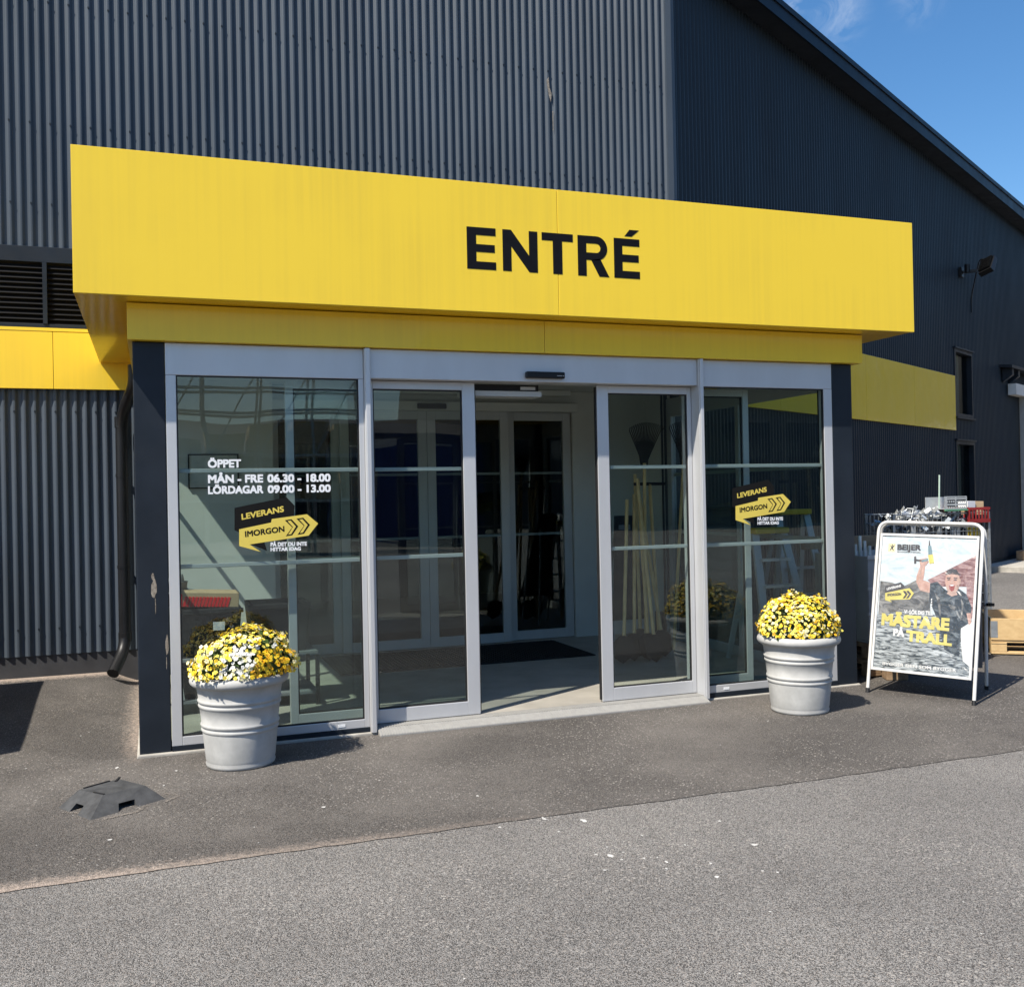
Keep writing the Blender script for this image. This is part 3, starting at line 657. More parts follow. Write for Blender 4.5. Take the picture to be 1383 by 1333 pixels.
# fixed side windows
for (sx0, sx1, ex0, ex1, fix) in ((.42, .484, 1.687, 1.7225, 0), (4.4115, 4.428, 5.570, 5.6505, 1)):
    mb = MB(); mb.box(sx0, sx1, 0, .07, .02, 2.44); mb.box(ex0, ex1, 0, .07, .02, 2.44); mb.box(sx1, ex0, 0, .07, .02, .078)
    fw_ = mb.build('fixed_window', Mt['alu'], po, bevel=.003)
    pn = pane(fw_, sx1, ex0, .0785, 2.4405, .014)
    if fix == 0:
        y_ = .0115
        for rows in ((('ÖPPET', .675, .888, 1.832, 1.887),), (('MÅN - FRE', .674, 1.030, 1.730, 1.785), ('06.30 - 18.00', 1.058, 1.483, 1.730, 1.785)), (('LÖRDAGAR', .673, 1.030, 1.658, 1.711), ('09.00 - 13.00', 1.058, 1.483, 1.658, 1.711))):
            for words_, xa, xb, za, zb_ in rows: put_text(MB(), words_, rect(xa, xb, za, zb_, y_), .04).build('opening_hours', Mt['decal_white'], fw_)
        sticker(0, 0, fw_)
    else: sticker(3.842, .070, fw_)
    mb = MB(); xx = (1.50, 4.56)[fix]; mb.box(xx, xx + .05, -.003, -.0001, .038, .056); mb.build('label_plate', Mt['decal_white'], fw_)
# sliding leaves: two by the opening, two parked behind the fixed windows
for (x0, x1, wl, wr, y, edge) in ((1.769, 2.560, .035, .095, .085, 1), (3.545, 4.367, .095, .035, .085, -1), (1.205, 1.78, .055, .04, .175, 0), (4.36, 4.955, .04, .055, .175, 0)):
    mb = MB(); zz0, zz1 = .018, 2.442
    mb.box(x0, x0 + wl, y, y + .05, zz0, zz1); mb.box(x1 - wr, x1, y, y + .05, zz0, zz1); mb.box(x0 + wl, x1 - wr, y, y + .05, zz0, .115); mb.box(x0 + wl, x1 - wr, y, y + .05, 2.385, zz1)
    lf = mb.build('sliding_door', Mt['alu'] if edge else Mt['alu_in'], po, bevel=.003)
    pane(lf, x0 + wl, x1 - wr, .1155, 2.3845, y + .018)
    rails(lf, x0 + wl, x1 - wr, y + .026)
    if edge:
        xe = x1 if edge > 0 else x0
        mb = MB(); mb.box(min(xe, xe + edge * .010), max(xe, xe + edge * .010), y + .012, y + .038, .03, 2.43); mb.build('seal', Mt['rubber'], lf)
        mb = MB(); mb.box(xe - edge * .001 if edge < 0 else xe - .002, xe + .002 if edge > 0 else xe + .001, y + .002, y + .011, .03, 2.3); mb.build('edge_strip', Mt['chrome'], lf)
# horizontal rails behind the fixed windows, and the glazed side walls
for nm, x in (('left', .30), ('right', 5.72)):
    mb = MB(); xa, xb = x, x + .06
    for y0, y1 in ((.205, .26), (1.52, 1.58), (2.86, 2.955)): mb.box(xa, xb, y0, y1, -.012, 2.651)
    mb.box(xa, xb, .261, 1.519, -.012, .08); mb.box(xa, xb, 1.581, 2.859, -.012, .08); mb.box(xa, xb, .261, 1.519, 2.45, 2.651); mb.box(xa, xb, 1.581, 2.859, 2.45, 2.651)
    sw = mb.build('side_glazing', Mt['alu_in'], po, bevel=.003)
    mb = MB(); mb.box(x + .03, x + .036, .261, 1.519, .081, 2.449); mb.box(x + .03, x + .036, 1.581, 2.859, .081, 2.449); mb.build('glass_pane', Mt['glass'], sw, each=True)
    mb = MB()
    for z in (1.185, 1.815): mb.box(x + .037, x + .06, .261, 1.519, z - .02, z + .015); mb.box(x + .037, x + .06, 1.581, 2.859, z - .02, z + .015)
    mb.build('glazing_bar', Mt['alu_in'], sw, each=True)
for x0, x1 in ((.485, 1.686), (4.429, 5.569)): rails(po, x0, x1, .045)
# inside shell
BY = 3.40; BYL = 2.96
mb = MB(); mb.box(.361, 1.43, BYL, BY + .12, -.02, 2.82); mb.box(4.775, 5.80, BY, BY + .12, -.02, 2.82); mb.box(1.43, 4.775, BY, BY + .12, 2.535, 2.82)
mb.box(5.70, 5.80, 2.99, BY, -.02, 2.82)
mb.build('back_wall', Mt['white_wall'], po)
mb = MB(); mb.box(.224, 5.888, .202, BY, 2.76, 2.80); mb.build('ceiling', Mt['white_wall'], po)
mb = MB(); mb.box(1.3, 4.80, BY - .10, BY - .002, 2.53, 2.625); mb.box(1.25, 4.68, BY - .2, BY - .002, 2.70, 2.755); mb.build('door_gear_box', Mt['white_wall'], po, bevel=.004)
mb = MB(); mb.box(2.96, 3.27, BY - .15, BY - .101, 2.545, 2.60); mb.build('inner_door_sensor', Mt['black'], po, bevel=.006)
for (x0, x1, y) in ((1.44, 2.16, BY + .03), (2.15, 3.075, BY - .03), (3.079, 4.00, BY - .03), (3.99, 4.765, BY + .03)):
    mb = MB(); w_ = .095
    mb.box(x0, x0 + w_, y, y + .05, .02, 2.53); mb.box(x1 - w_, x1, y, y + .05, .02, 2.53); mb.box(x0 + w_, x1 - w_, y, y + .05, .02, .12); mb.box(x0 + w_, x1 - w_, y, y + .05, 2.44, 2.53)
    lf = mb.build('inner_door', Mt['alu_in'], po, bevel=.003)
    g_ = MB(); g_.box(x0 + w_, x1 - w_, y + .02, y + .026, .121, 2.439); g_.build('glass_pane', Mt['glass_in'], lf)
    rails(lf, x0 + w_, x1 - w_, y + .03, hs=(1.185, 1.86))

# ================================================================== INSIDE THE PORCH
pn = thing('notice_frame', 'thin black framed notice on the white wall behind the opening hours', 'notice', (.85, BYL, 1.9))
mb = MB(); x0, x1, z0, z1 = .645, 1.105, 1.735, 2.062; t = .012
for a in ((x0, x0 + t, z0, z1), (x1 - t, x1, z0, z1), (x0 + t, x1 - t, z1 - t, z1), (x0 + t, x1 - t, z0, z0 + t)): mb.box(a[0], a[1], BYL - .02, BYL - .002, a[2], a[3])
mb.build('frame', Mt['black'], pn)
mb = MB(); mb.box(x0 + t, x1 - t, BYL - .012, BYL - .003, z0 + t, z1 - t); mb.build('sheet', mat('printed_notice', (.55, .57, .55), .5, var=.15, vscale=9), pn)
mt_ = MB()
mt_.box(1.9, 4.42, 2.12, 3.22, .0145, .026)
x = 1.93
while x < 4.40: mt_.box(x, x + .018, 2.14, 3.20, .0262, .033); x += .04
tag(mt_.build('entrance_mat', Mt['mat'], fix=False), 'black ribbed entrance mat on the concrete floor before the inner doors', 'door mat')
# tool display: rakes and shovels standing in the back right corner
RK = at(872, 720, 2.55)
def rake(x, y, lean, zt, spread, fan, label):
    r = thing('leaf_rake', label, 'rake', (x, y, .015), 'rakes standing in the porch corner')
    a = Vector((x, y, .03)); b = Vector((x + lean, y + .05, zt))
    h = MB(); h.tube([a, b], .017, 8); h.build('handle', Mt['handle_wood'], r)
    d = (b - a).normalized(); t_ = MB()
    if fan:
        n = 19; rt_ = Vector((1, 0, 0))
        for k in range(n):
            q = (k / (n - 1) - .5) * 2; tip = b + d * (.40 - .05 * q * q) + rt_ * q * spread + Vector((0, -.02, 0)); base = b + rt_ * q * .02
            t_.tube([base, base + (tip - base) * .9, tip + Vector((0, -.05, -.01))], .0048, 5, rs=[.007, .0048, .0045])
        t_.tube([b + d * .2 + rt_ * -spread * .52, b + d * .21, b + d * .2 + rt_ * spread * .52], .006, 5)
        t_.prism([b + rt_ * -.03 - d * .06, b + rt_ * .03 - d * .06, b + rt_ * .07 + d * .17, b + rt_ * -.07 + d * .17], (0, .012, 0))
    else:
        t_.bar(b - Vector((.17, 0, 0)), b + Vector((.17, 0, 0)), .02, .03)
        for k in range(11): t_.tube([b + Vector((-.16 + .032 * k, 0, 0)), b + Vector((-.16 + .032 * k, -.06, -.01))], .004, 5)
    t_.build('head', Mt['black'], r); return r
p = at(866, 720, 1.75); rake(p.x, 1.7, .05, 1.90, .185, 1, 'black fan leaf rake standing straight above the tool bunch')
p = at(905, 720, 1.95); rake(p.x + .04, 2.0, .19, 1.95, .215, 1, 'black fan leaf rake leaning away behind the door mullion')
p = at(885, 720, 1.85); rake(p.x, 1.8, -.05, 1.70, .2, 0, 'short tined garden rake standing among the wooden handles')
for k, (du, y, ln, lab) in enumerate(((-28, 1.55, .16, 'wooden handled shovel next to the dark product board'), (-14, 1.65, .13, 'second wooden handled shovel from the dark product board'),
                                      (12, 1.5, -.03, 'wooden handled shovel nearly upright under the straight leaf rake'), (22, 1.75, -.12, 'wooden handled shovel nearest the door mullion'), (4, 1.6, .03, 'wooden handled shovel in the middle of the tool bunch'), (-6, 1.9, .08, 'wooden handled shovel at the back of the tool bunch'))):
    p = at(868 + du, 720, y); r = thing('shovel', lab, 'shovel', (p.x, y, .015), 'shovels standing in the porch corner')
    a = Vector((p.x, y, .28)); b = Vector((p.x + ln, y + .2, 1.55 + .05 * k)); h = MB(); h.tube([a, b], .018, 8); h.build('handle', Mt['handle_wood'], r)
    d = (b - a).normalized(); h = MB(); c = a - d * .26
    h.prism([a + X_ * .03, a + X_ * .10 - d * .05, c + X_ * .09 + d * .06, c, c - X_ * .09 + d * .06, a - X_ * .10 - d * .05, a - X_ * .03], (0, .008, 0)); h.build('blade', Mt['black'], r)
# dark display board leaning by the tools
bd = thing('display_board', 'dark leaning product board at the foot of the tools', 'display board', (at(845, 780, 2.3).x, 2.3, .015))
q0, q1 = at(832, 790, 2.2), at(868, 785, 2.2)
mb = MB(); mb.prism([(q0.x - .08, 2.1, .35), (q1.x, 2.1, .35), (q1.x + .02, 2.4, 1.38), (q0.x + .10, 2.4, 1.38)], (0, .02, .004)); mb.build('panel', Mt['crate'], bd)
mb = MB(); mb.prism([(q0.x + .12, 2.352, 1.24), (q1.x - .05, 2.352, 1.24), (q1.x - .045, 2.368, 1.29), (q0.x + .125, 2.368, 1.29)], (0, .004, .0)); mb.build('header_strip', Mt['grey_board'], bd)
mb = MB()
for x in (q0.x - .06, q1.x - .03): mb.bar((x, 2.14, .03), (x + .05, 2.36, 1.3), .02, .02)
mb.bar((q0.x, 2.55, .03), (q0.x + .1, 2.42, 1.2), .02, .02); mb.build('stand', Mt['steel'], bd)
# step ladders behind the right window
def ladder(u0, y, hgt, wdt, lab, slope=.34):
    p = at(u0, 780, y); l_ = thing('step_ladder', lab, 'ladder', (p.x, y, .015), 'step ladders in the porch')
    mb = MB(); tp = hgt
    for s_ in (-1, 1):
        mb.bar((p.x + s_ * wdt, y - slope, .02), (p.x + s_ * wdt * .62, y, tp), .075, .028, up=(0, 1, 0)); mb.bar((p.x + s_ * wdt, y + slope, .02), (p.x + s_ * wdt * .62, y + .06, tp), .05, .022, up=(0, 1, 0))
    mb.build('rail', Mt['alu_in'], l_, each=True)
    mb = MB(); n = 5
    for k in range(1, n):
        f_ = k / n; ww = wdt * (1 - .38 * f_) - .02; mb.box(p.x - ww, p.x + ww, y - slope * (1 - f_) - .05, y - slope * (1 - f_) + .04, .02 + (tp - .02) * f_ - .012, .02 + (tp - .02) * f_ + .012)
    mb.build('tread', Mt['bright_steel'], l_, each=True)
    mb = MB(); ww = wdt * .62 + .03; mb.box(p.x - ww, p.x + ww, y - .06, y + .12, tp + .001, tp + .055); mb.build('cap', Mt['ladder_yellow'], l_, bevel=.01)
ladder(1040, 1.05, 1.21, .25, 'aluminium step ladder with yellow cap just behind the delivery sticker'); ladder(1072, 1.75, 1.36, .27, 'taller aluminium step ladder farther back by the side glazing', .3)
cb = MB(); p = at(972, 700, 2.7); cab = thing('dark_cabinet', 'black low cabinet standing behind the step ladders', 'cabinet', (p.x, 2.7, .015))
cb.box(p.x - .36, p.x + .10, 2.45, 3.0, .05, 1.42); cb.build('body', Mt['crate'], cab, bevel=.006)
mb = MB(); mb.box(p.x - .36, p.x + .10, 2.43, 3.02, 1.422, 1.45); mb.build('top', Mt['black'], cab); mb = MB(); mb.box(p.x - .33, p.x + .07, 2.47, 2.98, .0145, .049); mb.build('base', Mt['black'], cab)
# shelf with crates behind the left window
sh = thing('steel_shelf', 'low steel shelf holding dark crates behind the flower pot', 'shelf', (1.0, 1.25, .015))
for zt in (.12, .43):
    mb = MB(); mb.box(.46, 1.52, .98, 1.50, zt - .02, zt); mb.build('shelf_board', Mt['grey_board'], sh)
mb = MB()
for x in (.44, 1.50):
    for y in (.96, 1.48): mb.box(x, x + .03, y, y + .03, .0145, .78 if y > 1.2 else .40)
mb.build('upright', Mt['crate'], sh, each=True)
def crate(x0, x1, z0, z1, lab, lbl):
    c_ = thing('storage_crate', lab, 'crate', ((x0 + x1) / 2, 1.24, z0), 'dark crates on the low shelf')
    mb = MB(); t = .02; k = .03; y0, y1 = 1.02, 1.46
    out = lambda z, g_: [(x0 - g_, y0 - g_, z), (x1 + g_, y0 - g_, z), (x1 + g_, y1 + g_, z), (x0 - g_, y1 + g_, z)]
    A = out(z0, -k); B = out(z1, 0); Ci = out(z1, -t); Di = out(z0 + .02, -k - t)
    mb.add(A + B + Ci + Di, [(0, 3, 2, 1)] + [(i, (i + 1) % 4, 4 + (i + 1) % 4, 4 + i) for i in range(4)] + [(4 + i, 4 + (i + 1) % 4, 8 + (i + 1) % 4, 8 + i) for i in range(4)] + [(8 + i, 8 + (i + 1) % 4, 12 + (i + 1) % 4, 12 + i) for i in range(4)] + [(12, 13, 14, 15)])
    mb.box(x0 - .012, x1 + .012, y0 - .012, y0 - .002, z1 - .04, z1 - .005)
    mb.build('body', Mt['crate'], c_, bevel=.005)
    if lbl: mb = MB(); xm = (x0 + x1) / 2 + .03; mb.prism([(xm, y0 + .008, z0 + .20), (xm + .085, y0 + .008, z0 + .20), (xm + .085, y0 - .0015, z0 + .265), (xm, y0 - .0015, z0 + .265)], (0, -.002, 0)); mb.build('paper_label', Mt['decal_white'], c_)
    return c_
crate(.47, .955, .431, .80, 'dark crate with a white paper label under the red carton', True); crate(1.01, 1.47, .431, .81, 'dark crate without label, beside the red and brown carton', False); crate(.50, .93, .121, .38, 'dark crate on the bottom shelf behind the flower pot', False)
Mt['bright_red'] = mat('bright_red_print', (.68, .022, .025), .45, var=.15)
rb = thing('carton', 'red and brown carton on top of the labelled crate', 'box', (.7, 1.24, .80))
mb = MB(); mb.obox((.715, 1.22, .862), (1, 0, -.06), (0, 1, 0), (.06, 0, 1), .225, .16, .055); mb.build('body', Mt['card'], rb, bevel=.004)
mb = MB()
for k in range(13): mb.obox((.545 + .026 * k, 1.0585, .858 - .0016 * k), (1, 0, -.3), (0, 1, 0), (.3, 0, 1), .0095, .002, .038)
mb.obox((.505, 1.0585, .868), (1, 0, -.06), (0, 1, 0), (.06, 0, 1), .018, .003, .05); mb.build('red_print', Mt['bright_red'], rb)
bk = thing('paint_pail', 'pale lidded pails stacked behind the red and brown carton', 'pail', (.55, 1.5, .80))
mb = MB(); mb.lathe([(.001, .0), (.085, .0), (.098, .09), (.102, .092), (.102, .105), (.001, .105)], (.49, 1.36, .808), 24); mb.lathe([(.001, .0), (.075, .0), (.085, .07), (.09, .075), (.001, .08)], (.49, 1.36, .915), 24); mb.build('body', Mt['grey_board'], bk)
mb = MB(); mb.lathe([(.001, 0), (.06, 0), (.05, .05), (.001, .055)], (.49, 1.36, .997), 20); mb.build('lid', Mt['bright_steel'], bk)

# ================================================================== FLOWER POTS
def planter(cx, cy, lab):
    pt = thing('planter', lab, 'planter', (cx, cy, -.03), 'large pale grey planters flanking the entrance')
    Z = -.03
    pr = [(.001, 0), (.200, 0), (.208, .006), (.211, .02), (.207, .034), (.209, .04), (.211, .05), (.2275, .215), (.2275, .218), (.234, .224), (.236, .232), (.233, .240), (.230, .243), (.231, .250), (.238, .256), (.240, .264), (.237, .272), (.233, .276),
          (.2435, .368), (.249, .373), (.252, .381), (.249, .389), (.245, .393), (.247, .399), (.253, .404), (.256, .412), (.253, .420), (.249, .424), (.2585, .482), (.264, .488), (.267, .496), (.270, .502)]
    pr += [(.272 + .030 * math.sin(t) , .534 - .032 * math.cos(t)) for t in (R(a) for a in range(20, 181, 16))] + [(.255, .56), (.250, .545), (.247, .50), (.001, .50)]
    pr = [(r * 1.0, z) for r, z in pr]
    mb = MB(); mb.lathe(pr, (cx, cy, Z), 64); mb.build('pot', Mt['pot'], pt)
    mb = MB(); mb.lathe([(.246, .0), (.16, .02), (.001, .03)], (cx, cy, Z + .502), 24); mb.build('soil', Mt['soil'], pt)
    return pt
def pansies(cx, cy, lab, rx, hgt, seed, colour, skew):
    rnd = random.Random(seed); zb = .530
    pl = thing('pansy_plant', lab, 'flowers', (cx, cy, zb), 'mounds of yellow pansies in the planters')
    def dome(t, ph, k=1.0):       # t 0 rim .. 1 top
        bump = 1 + .07 * math.sin(3 * ph + seed) + .05 * math.sin(7 * ph + 2 * seed) + .05 * math.sin(5 * t * 3 + ph * 2)
        r = rx * math.cos(t * math.pi / 2) ** .75 * bump * k
        h = hgt * math.sin(t * math.pi / 2) * (1 + skew * math.cos(ph - .4)) * bump * k
        return Vector((cx + r * math.cos(ph), cy + r * math.sin(ph), zb + .015 + h))
    core = MB(); core.smooth = True; n, m_ = 28, 10
    core.add([dome(min(j / m_, .999), 2 * math.pi * i / n, .84) for j in range(m_ + 1) for i in range(n)], [(j * n + i, j * n + (i + 1) % n, (j + 1) * n + (i + 1) % n, (j + 1) * n + i) for j in range(m_) for i in range(n)])
    core.smooth = False; core.k = 0
    for i in range(1500):
        t = rnd.random() ** 1.25; ph = rnd.uniform(0, 2 * math.pi); p = dome(t, ph, rnd.uniform(.80, .99)); c0 = Vector((cx, cy, zb))
        nr = (p - c0 + Vector((0, 0, .05))).normalized(); d = (nr * .5 + Vector((rnd.gauss(0, 1), rnd.gauss(0, 1), rnd.gauss(0, .6))).normalized()).normalized()
        sd = d.cross(Vector((rnd.random(), rnd.random(), rnd.random() + .2))).normalized(); l_ = rnd.uniform(.02, .04); w_ = l_ * .36
        core.k = rnd.choice((0, 1)); core.add([p, p + d * l_ * .45 + sd * w_, p + d * l_, p + d * l_ * .45 - sd * w_], [(0, 1, 2, 3)])
    core.build('foliage', [Mt['leaf'], Mt['leaf_dark']], pl)
    fl_ = MB()
    cnt = 0; placed = []
    while cnt < 1600:
        t = rnd.random() ** 1.15; ph = rnd.uniform(0, 2 * math.pi); p = dome(t, ph, rnd.gauss(1.015, .035))
        if any((p - q).length_squared < .00019 for q in placed): 
            cnt += .12; continue
        placed.append(p)
        cnt += 1
        nr = (p - Vector((cx, cy, zb - .05))).normalized(); nr = (nr + Vector((rnd.gauss(0, .32), rnd.gauss(0, .32) - .15, rnd.gauss(0, .25)))).normalized()
        a = nr.orthogonal().normalized(); b = nr.cross(a); rr = rnd.uniform(.0095, .0138); fl_.k = colour(p.x - cx, p.y - cy, (p.z - zb) / hgt, rnd); kk = fl_.k; tw = rnd.uniform(0, 6.3)
        for q in range(5):
            an = tw + q * 2 * math.pi / 5 + rnd.gauss(0, .12); u_ = a * math.cos(an) + b * math.sin(an); v_ = nr.cross(u_); lr = rr * rnd.uniform(.85, 1.15); up_ = rnd.uniform(-.05, .32); off = nr * (.0009 * q)
            fl_.add([p + off, p + off + u_ * lr * .45 + v_ * lr * .50 + nr * lr * .10, p + off + u_ * lr * .92 + v_ * lr * .42 + nr * lr * up_ * .8, p + off + u_ * lr * 1.08 + nr * lr * up_, p + off + u_ * lr * .92 - v_ * lr * .42 + nr * lr * up_ * .8, p + off + u_ * lr * .45 - v_ * lr * .50 + nr * lr * .10], [(0, 1, 2, 3, 4, 5)])
        fl_.k = 5; e_ = p + nr * .0058
        if kk != 3: fl_.flat([e_ + (a * math.cos(x) + b * math.sin(x)) * .0026 for x in (0, 1.05, 2.1, 3.14, 4.2, 5.25)])
    o = fl_.build('blossoms', PET, pl); o['kind'] = 'stuff'
    return pl
P1, P2 = (.82, -.40), (4.835, -.605)
planter(*P1, 'pale grey ribbed planter standing below the opening hours'); planter(*P2, 'pale grey ribbed planter standing beside the sandwich board')
def colL(x, y, z, r):
    n = r.random()
    if -.19 + .14 * z < x < .01 + .08 * z and z < .85: return 3 if n < .70 else 2 if n < .9 else 1
    if x > -.03 + .25 * (z - .4) and z < .74 and x < .24: return 0 if n < .5 else 4 if n < .93 else 1
    if x > .2: return 1 if n < .4 else 2 if n < .62 else 0 if n < .85 else 4
    return 1 if n < .42 else 2 if n < .68 else 0 if n < .97 else 3
def colR(x, y, z, r):
    n = r.random(); w_ = x * .7 - y * .5
    if x > .05 and z < .6: return 0 if n < .34 else 4 if n < .62 else 2 if n < .8 else 1
    return 1 if n < .42 else 0 if n < .72 else 2 if n < .93 else 4
pansies(P1[0] + .025, P1[1], 'mound of pansies with a patch of white among the yellow, below the opening hours', .305, .225, 3, colL, .14)
pansies(P2[0] + .0, P2[1], 'mound of evenly yellow pansies in the planter beside the sandwich board', 0.272, .258, 11, colR, -.03)

# ================================================================== A-FRAME SIGN
sg = thing('sandwich_board', 'white tubular sandwich board with a poster of a cheering man', 'sign board', (6.18, -.43, -.03))
FL, FR, BL, BR = Vector((5.715, -.285, -.03)), Vector((6.085, -1.015, -.03)), Vector((6.30, .185, -.03)), Vector((6.625, -.605, -.03))
TLp, TRp = Vector((6.057, -.073, 1.330)), Vector((6.422, -.818, 1.312))
def u_frame(a, b, tl, tr, off):
    tl, tr = tl + off, tr + off; return arc([a + Vector((0, 0, .03)), tl, tr, b + Vector((0, 0, .03))], 9)
def u_pts(a, b, tl, tr, off, rad=.09, n=8):
    tl, tr = tl + off, tr + off; out = [a.copy()]
    for c, p, q in ((tl, a, tr), (tr, tl, b)):
        s_ = c + (p - c).normalized() * rad; e_ = c + (q - c).normalized() * rad
        for i in range(n + 1):
            k = i / n; out.append(s_ * (1 - k) ** 2 + c * 2 * k * (1 - k) + e_ * k * k)
    out.append(b.copy()); return out
nf = (FR - FL).cross((TLp - FL)).normalized()
if nf.y > 0: nf = -nf
nf_h = Vector((nf.x, nf.y, 0)).normalized()
mb = MB(); mb.tube(u_pts(FL, FR, TLp, TRp, nf_h * .018), .0135, 12); mb.build('front_frame', Mt['white_tube'], sg)
mb = MB(); mb.tube(u_pts(BL, BR, TLp, TRp, nf_h * -.020 + Vector((0, 0, -.012))), .0135, 12); mb.build('rear_frame', Mt['white_tube'], sg)
mb = MB()
for p, q in ((FL, TLp), (FR, TRp), (BL, TLp), (BR, TRp)):
    d = (q - p).normalized(); mb.tube([p - d * .004, p + d * .035], .0165, 10)
mb.build('foot_cap', Mt['rubber'], sg, each=True)
# poster panel hung between the tubes
A0, A1 = FL + nf_h * .018, TLp + nf_h * .018; B0, B1 = FR + nf_h * .018, TRp + nf_h * .018
def fp(s_, z, n=0.0):
    ka = (z + .03) / (A1.z + .03); p = A0.lerp(A1, ka); q = B0.lerp(B1, ka); return p.lerp(q, s_) + nf * n
zlo, zhi = .150, 1.235
def slabq(mb, s0, s1, z0, z1, n0, n1):
    mb.add([fp(s0, z0, n0), fp(s1, z0, n0), fp(s1, z1, n0), fp(s0, z1, n0), fp(s0, z0, n1), fp(s1, z0, n1), fp(s1, z1, n1), fp(s0, z1, n1)], [(0, 3, 2, 1), (4, 5, 6, 7), (0, 1, 5, 4), (1, 2, 6, 5), (2, 3, 7, 6), (3, 0, 4, 7)])
mb = MB(); a, b, t, tz = .028, .974, .021, .019
slabq(mb, a, a + t, zlo, zhi, -.006, .012); slabq(mb, b - t, b, zlo, zhi, -.006, .012); slabq(mb, a + t, b - t, zhi - tz, zhi, -.006, .012); slabq(mb, a + t, b - t, zlo, zlo + tz, -.006, .012)
mb.build('snap_frame', Mt['white_tube'], sg, fix=True, bevel=.003)
mb = MB(); slabq(mb, a + .002, b - .002, zlo + .002, zhi - .002, -.012, -.0065); mb.build('backing_board', Mt['grey_board'], sg, fix=True)
# rear board
def rp_(s_, z, n=0.0):
    ka = (z + .03) / (TLp.z + .03); o2 = nf_h * -.02; p = (BL + o2 * 0).lerp(TLp + o2, ka); q = BR.lerp(TRp + o2, ka); return p.lerp(q, s_) + Vector((-nf_h.x, -nf_h.y, 0)) * n
mb = MB(); mb.prism([rp_(.035, zlo), rp_(.965, zlo), rp_(.965, zhi), rp_(.035, zhi)], nf_h * .015); mb.build('rear_board', Mt['grey_board'], sg, fix=True)
mb = MB(); p = BR.lerp(TRp, .52); q = FR.lerp(TRp, .52); mb.bar(p + Vector((0, 0, 0)), q, .02, .004); mb.obox(p + Vector((.02, -.03, .005)), (1, 0, 0), (0, 1, 0), (0, 0, 1), .022, .02, .012); mb.build('strap', Mt['black'], sg)
# the printed poster
s0p, s1p, z0p, z1p = a + t + .001, b - t - .001, zlo + tz + .001, zhi - tz - .001
def pc(x, y, k=0):       # x, y in the close-up of the photo -> 0..1 on the poster
    def inv(x, y):
        TLc, TRc, BRc, BLc = (243, 345), (778, 372), (733, 1105), (190, 1045); s_, t_ = .5, .5
        for _ in range(12):
            fx = (1 - t_) * ((1 - s_) * TLc[0] + s_ * TRc[0]) + t_ * ((1 - s_) * BLc[0] + s_ * BRc[0]) - x; fy = (1 - t_) * ((1 - s_) * TLc[1] + s_ * TRc[1]) + t_ * ((1 - s_) * BLc[1] + s_ * BRc[1]) - y
            a11 = (1 - t_) * (TRc[0] - TLc[0]) + t_ * (BRc[0] - BLc[0]); a12 = (1 - s_) * (BLc[0] - TLc[0]) + s_ * (BRc[0] - TRc[0]); a21 = (1 - t_) * (TRc[1] - TLc[1]) + t_ * (BRc[1] - BLc[1]); a22 = (1 - s_) * (BLc[1] - TLc[1]) + s_ * (BRc[1] - TRc[1])
            D_ = a11 * a22 - a12 * a21; s_ -= (fx * a22 - fy * a12) / D_; t_ -= (a11 * fy - a21 * fx) / D_
        return min(1, max(0, s_)), min(1, max(0, t_))
    s_, t_ = inv(x, y)
    return fp(s0p + (s1p - s0p) * s_, z1p + (z0p - z1p) * t_, .001 + .0005 * k)
PM = [mat('print_sky', (.38, .47, .51), .30, col2=(.60, .62, .62), vscale=5, vstretch=(1, 1, 3), warp=1.5, bump=.35, bscale=7, bdist=.012),
      mat('print_roof_red', (.14, .055, .05), .32, col2=(.40, .27, .255), vscale=7, vstretch=(1, 1, 3.4), warp=1.6, lo=.40, hi=.66, bump=.3, bscale=9, bdist=.008),  # warped pale streaks in roof, hedge, deck, shirt: film glare painted in
      mat('print_hedge', (.06, .06, .057), .32, col2=(.26, .255, .24), vscale=10, vstretch=(1, 1, 1.8), warp=1.2, lo=.40, hi=.68, bump=.3, bscale=9, bdist=.008),
      mat('print_deck', (.02, .03, .036), .32, col2=(.42, .455, .465), vscale=9, vstretch=(1, 1, 6.5), warp=1.4, lo=.42, hi=.60, bump=.3, bscale=9, bdist=.008),
      mat('print_shirt', (.015, .022, .026), .32, col2=(.16, .185, .20), vscale=8, vstretch=(1, 1, 2), warp=1.8, lo=.48, hi=.72, bump=.3, bscale=9, bdist=.008),
      mat('print_skin', (.36, .20, .155), .35, col2=(.50, .33, .27), vscale=20), mat('print_dark', (.05, .045, .045), .35, var=.3, vscale=20),
      mat('print_yellow', (.54, .47, .12), .35, var=.08), mat('print_white', (.60, .60, .585), .35, var=.04), mat('print_teal', (.14, .22, .25), .35, var=.1), mat('print_cream', (.70, .64, .36), .35, var=.05), mat('print_mouth', (.25, .06, .05), .35), mat('print_beard', (.40, .27, .22), .35, var=.2, vscale=40)]
ps = MB()
def shp(k, lay, pts): ps.k = k; ps.flat([pc(x, y, lay) for x, y in pts])
ps.k = 0; ps.flat([fp(s0p, z1p, .001), fp(s1p, z1p, .001), fp(s1p, z0p, .001), fp(s0p, z0p, .001)])
shp(2, 1, [(228, 590), (300, 600), (360, 625), (440, 590), (520, 610), (520, 800), (215, 800)])
shp(3, 2, [(212, 770), (420, 745), (640, 800), (755, 800), (733, 1104), (190, 1044)])
shp(1, 2, [(505, 590), (772, 462), (752, 800), (720, 785), (720, 630), (540, 625)])
shp(8, 3, [(688, 850), (752, 815), (736, 1050), (700, 1020), (690, 930)])
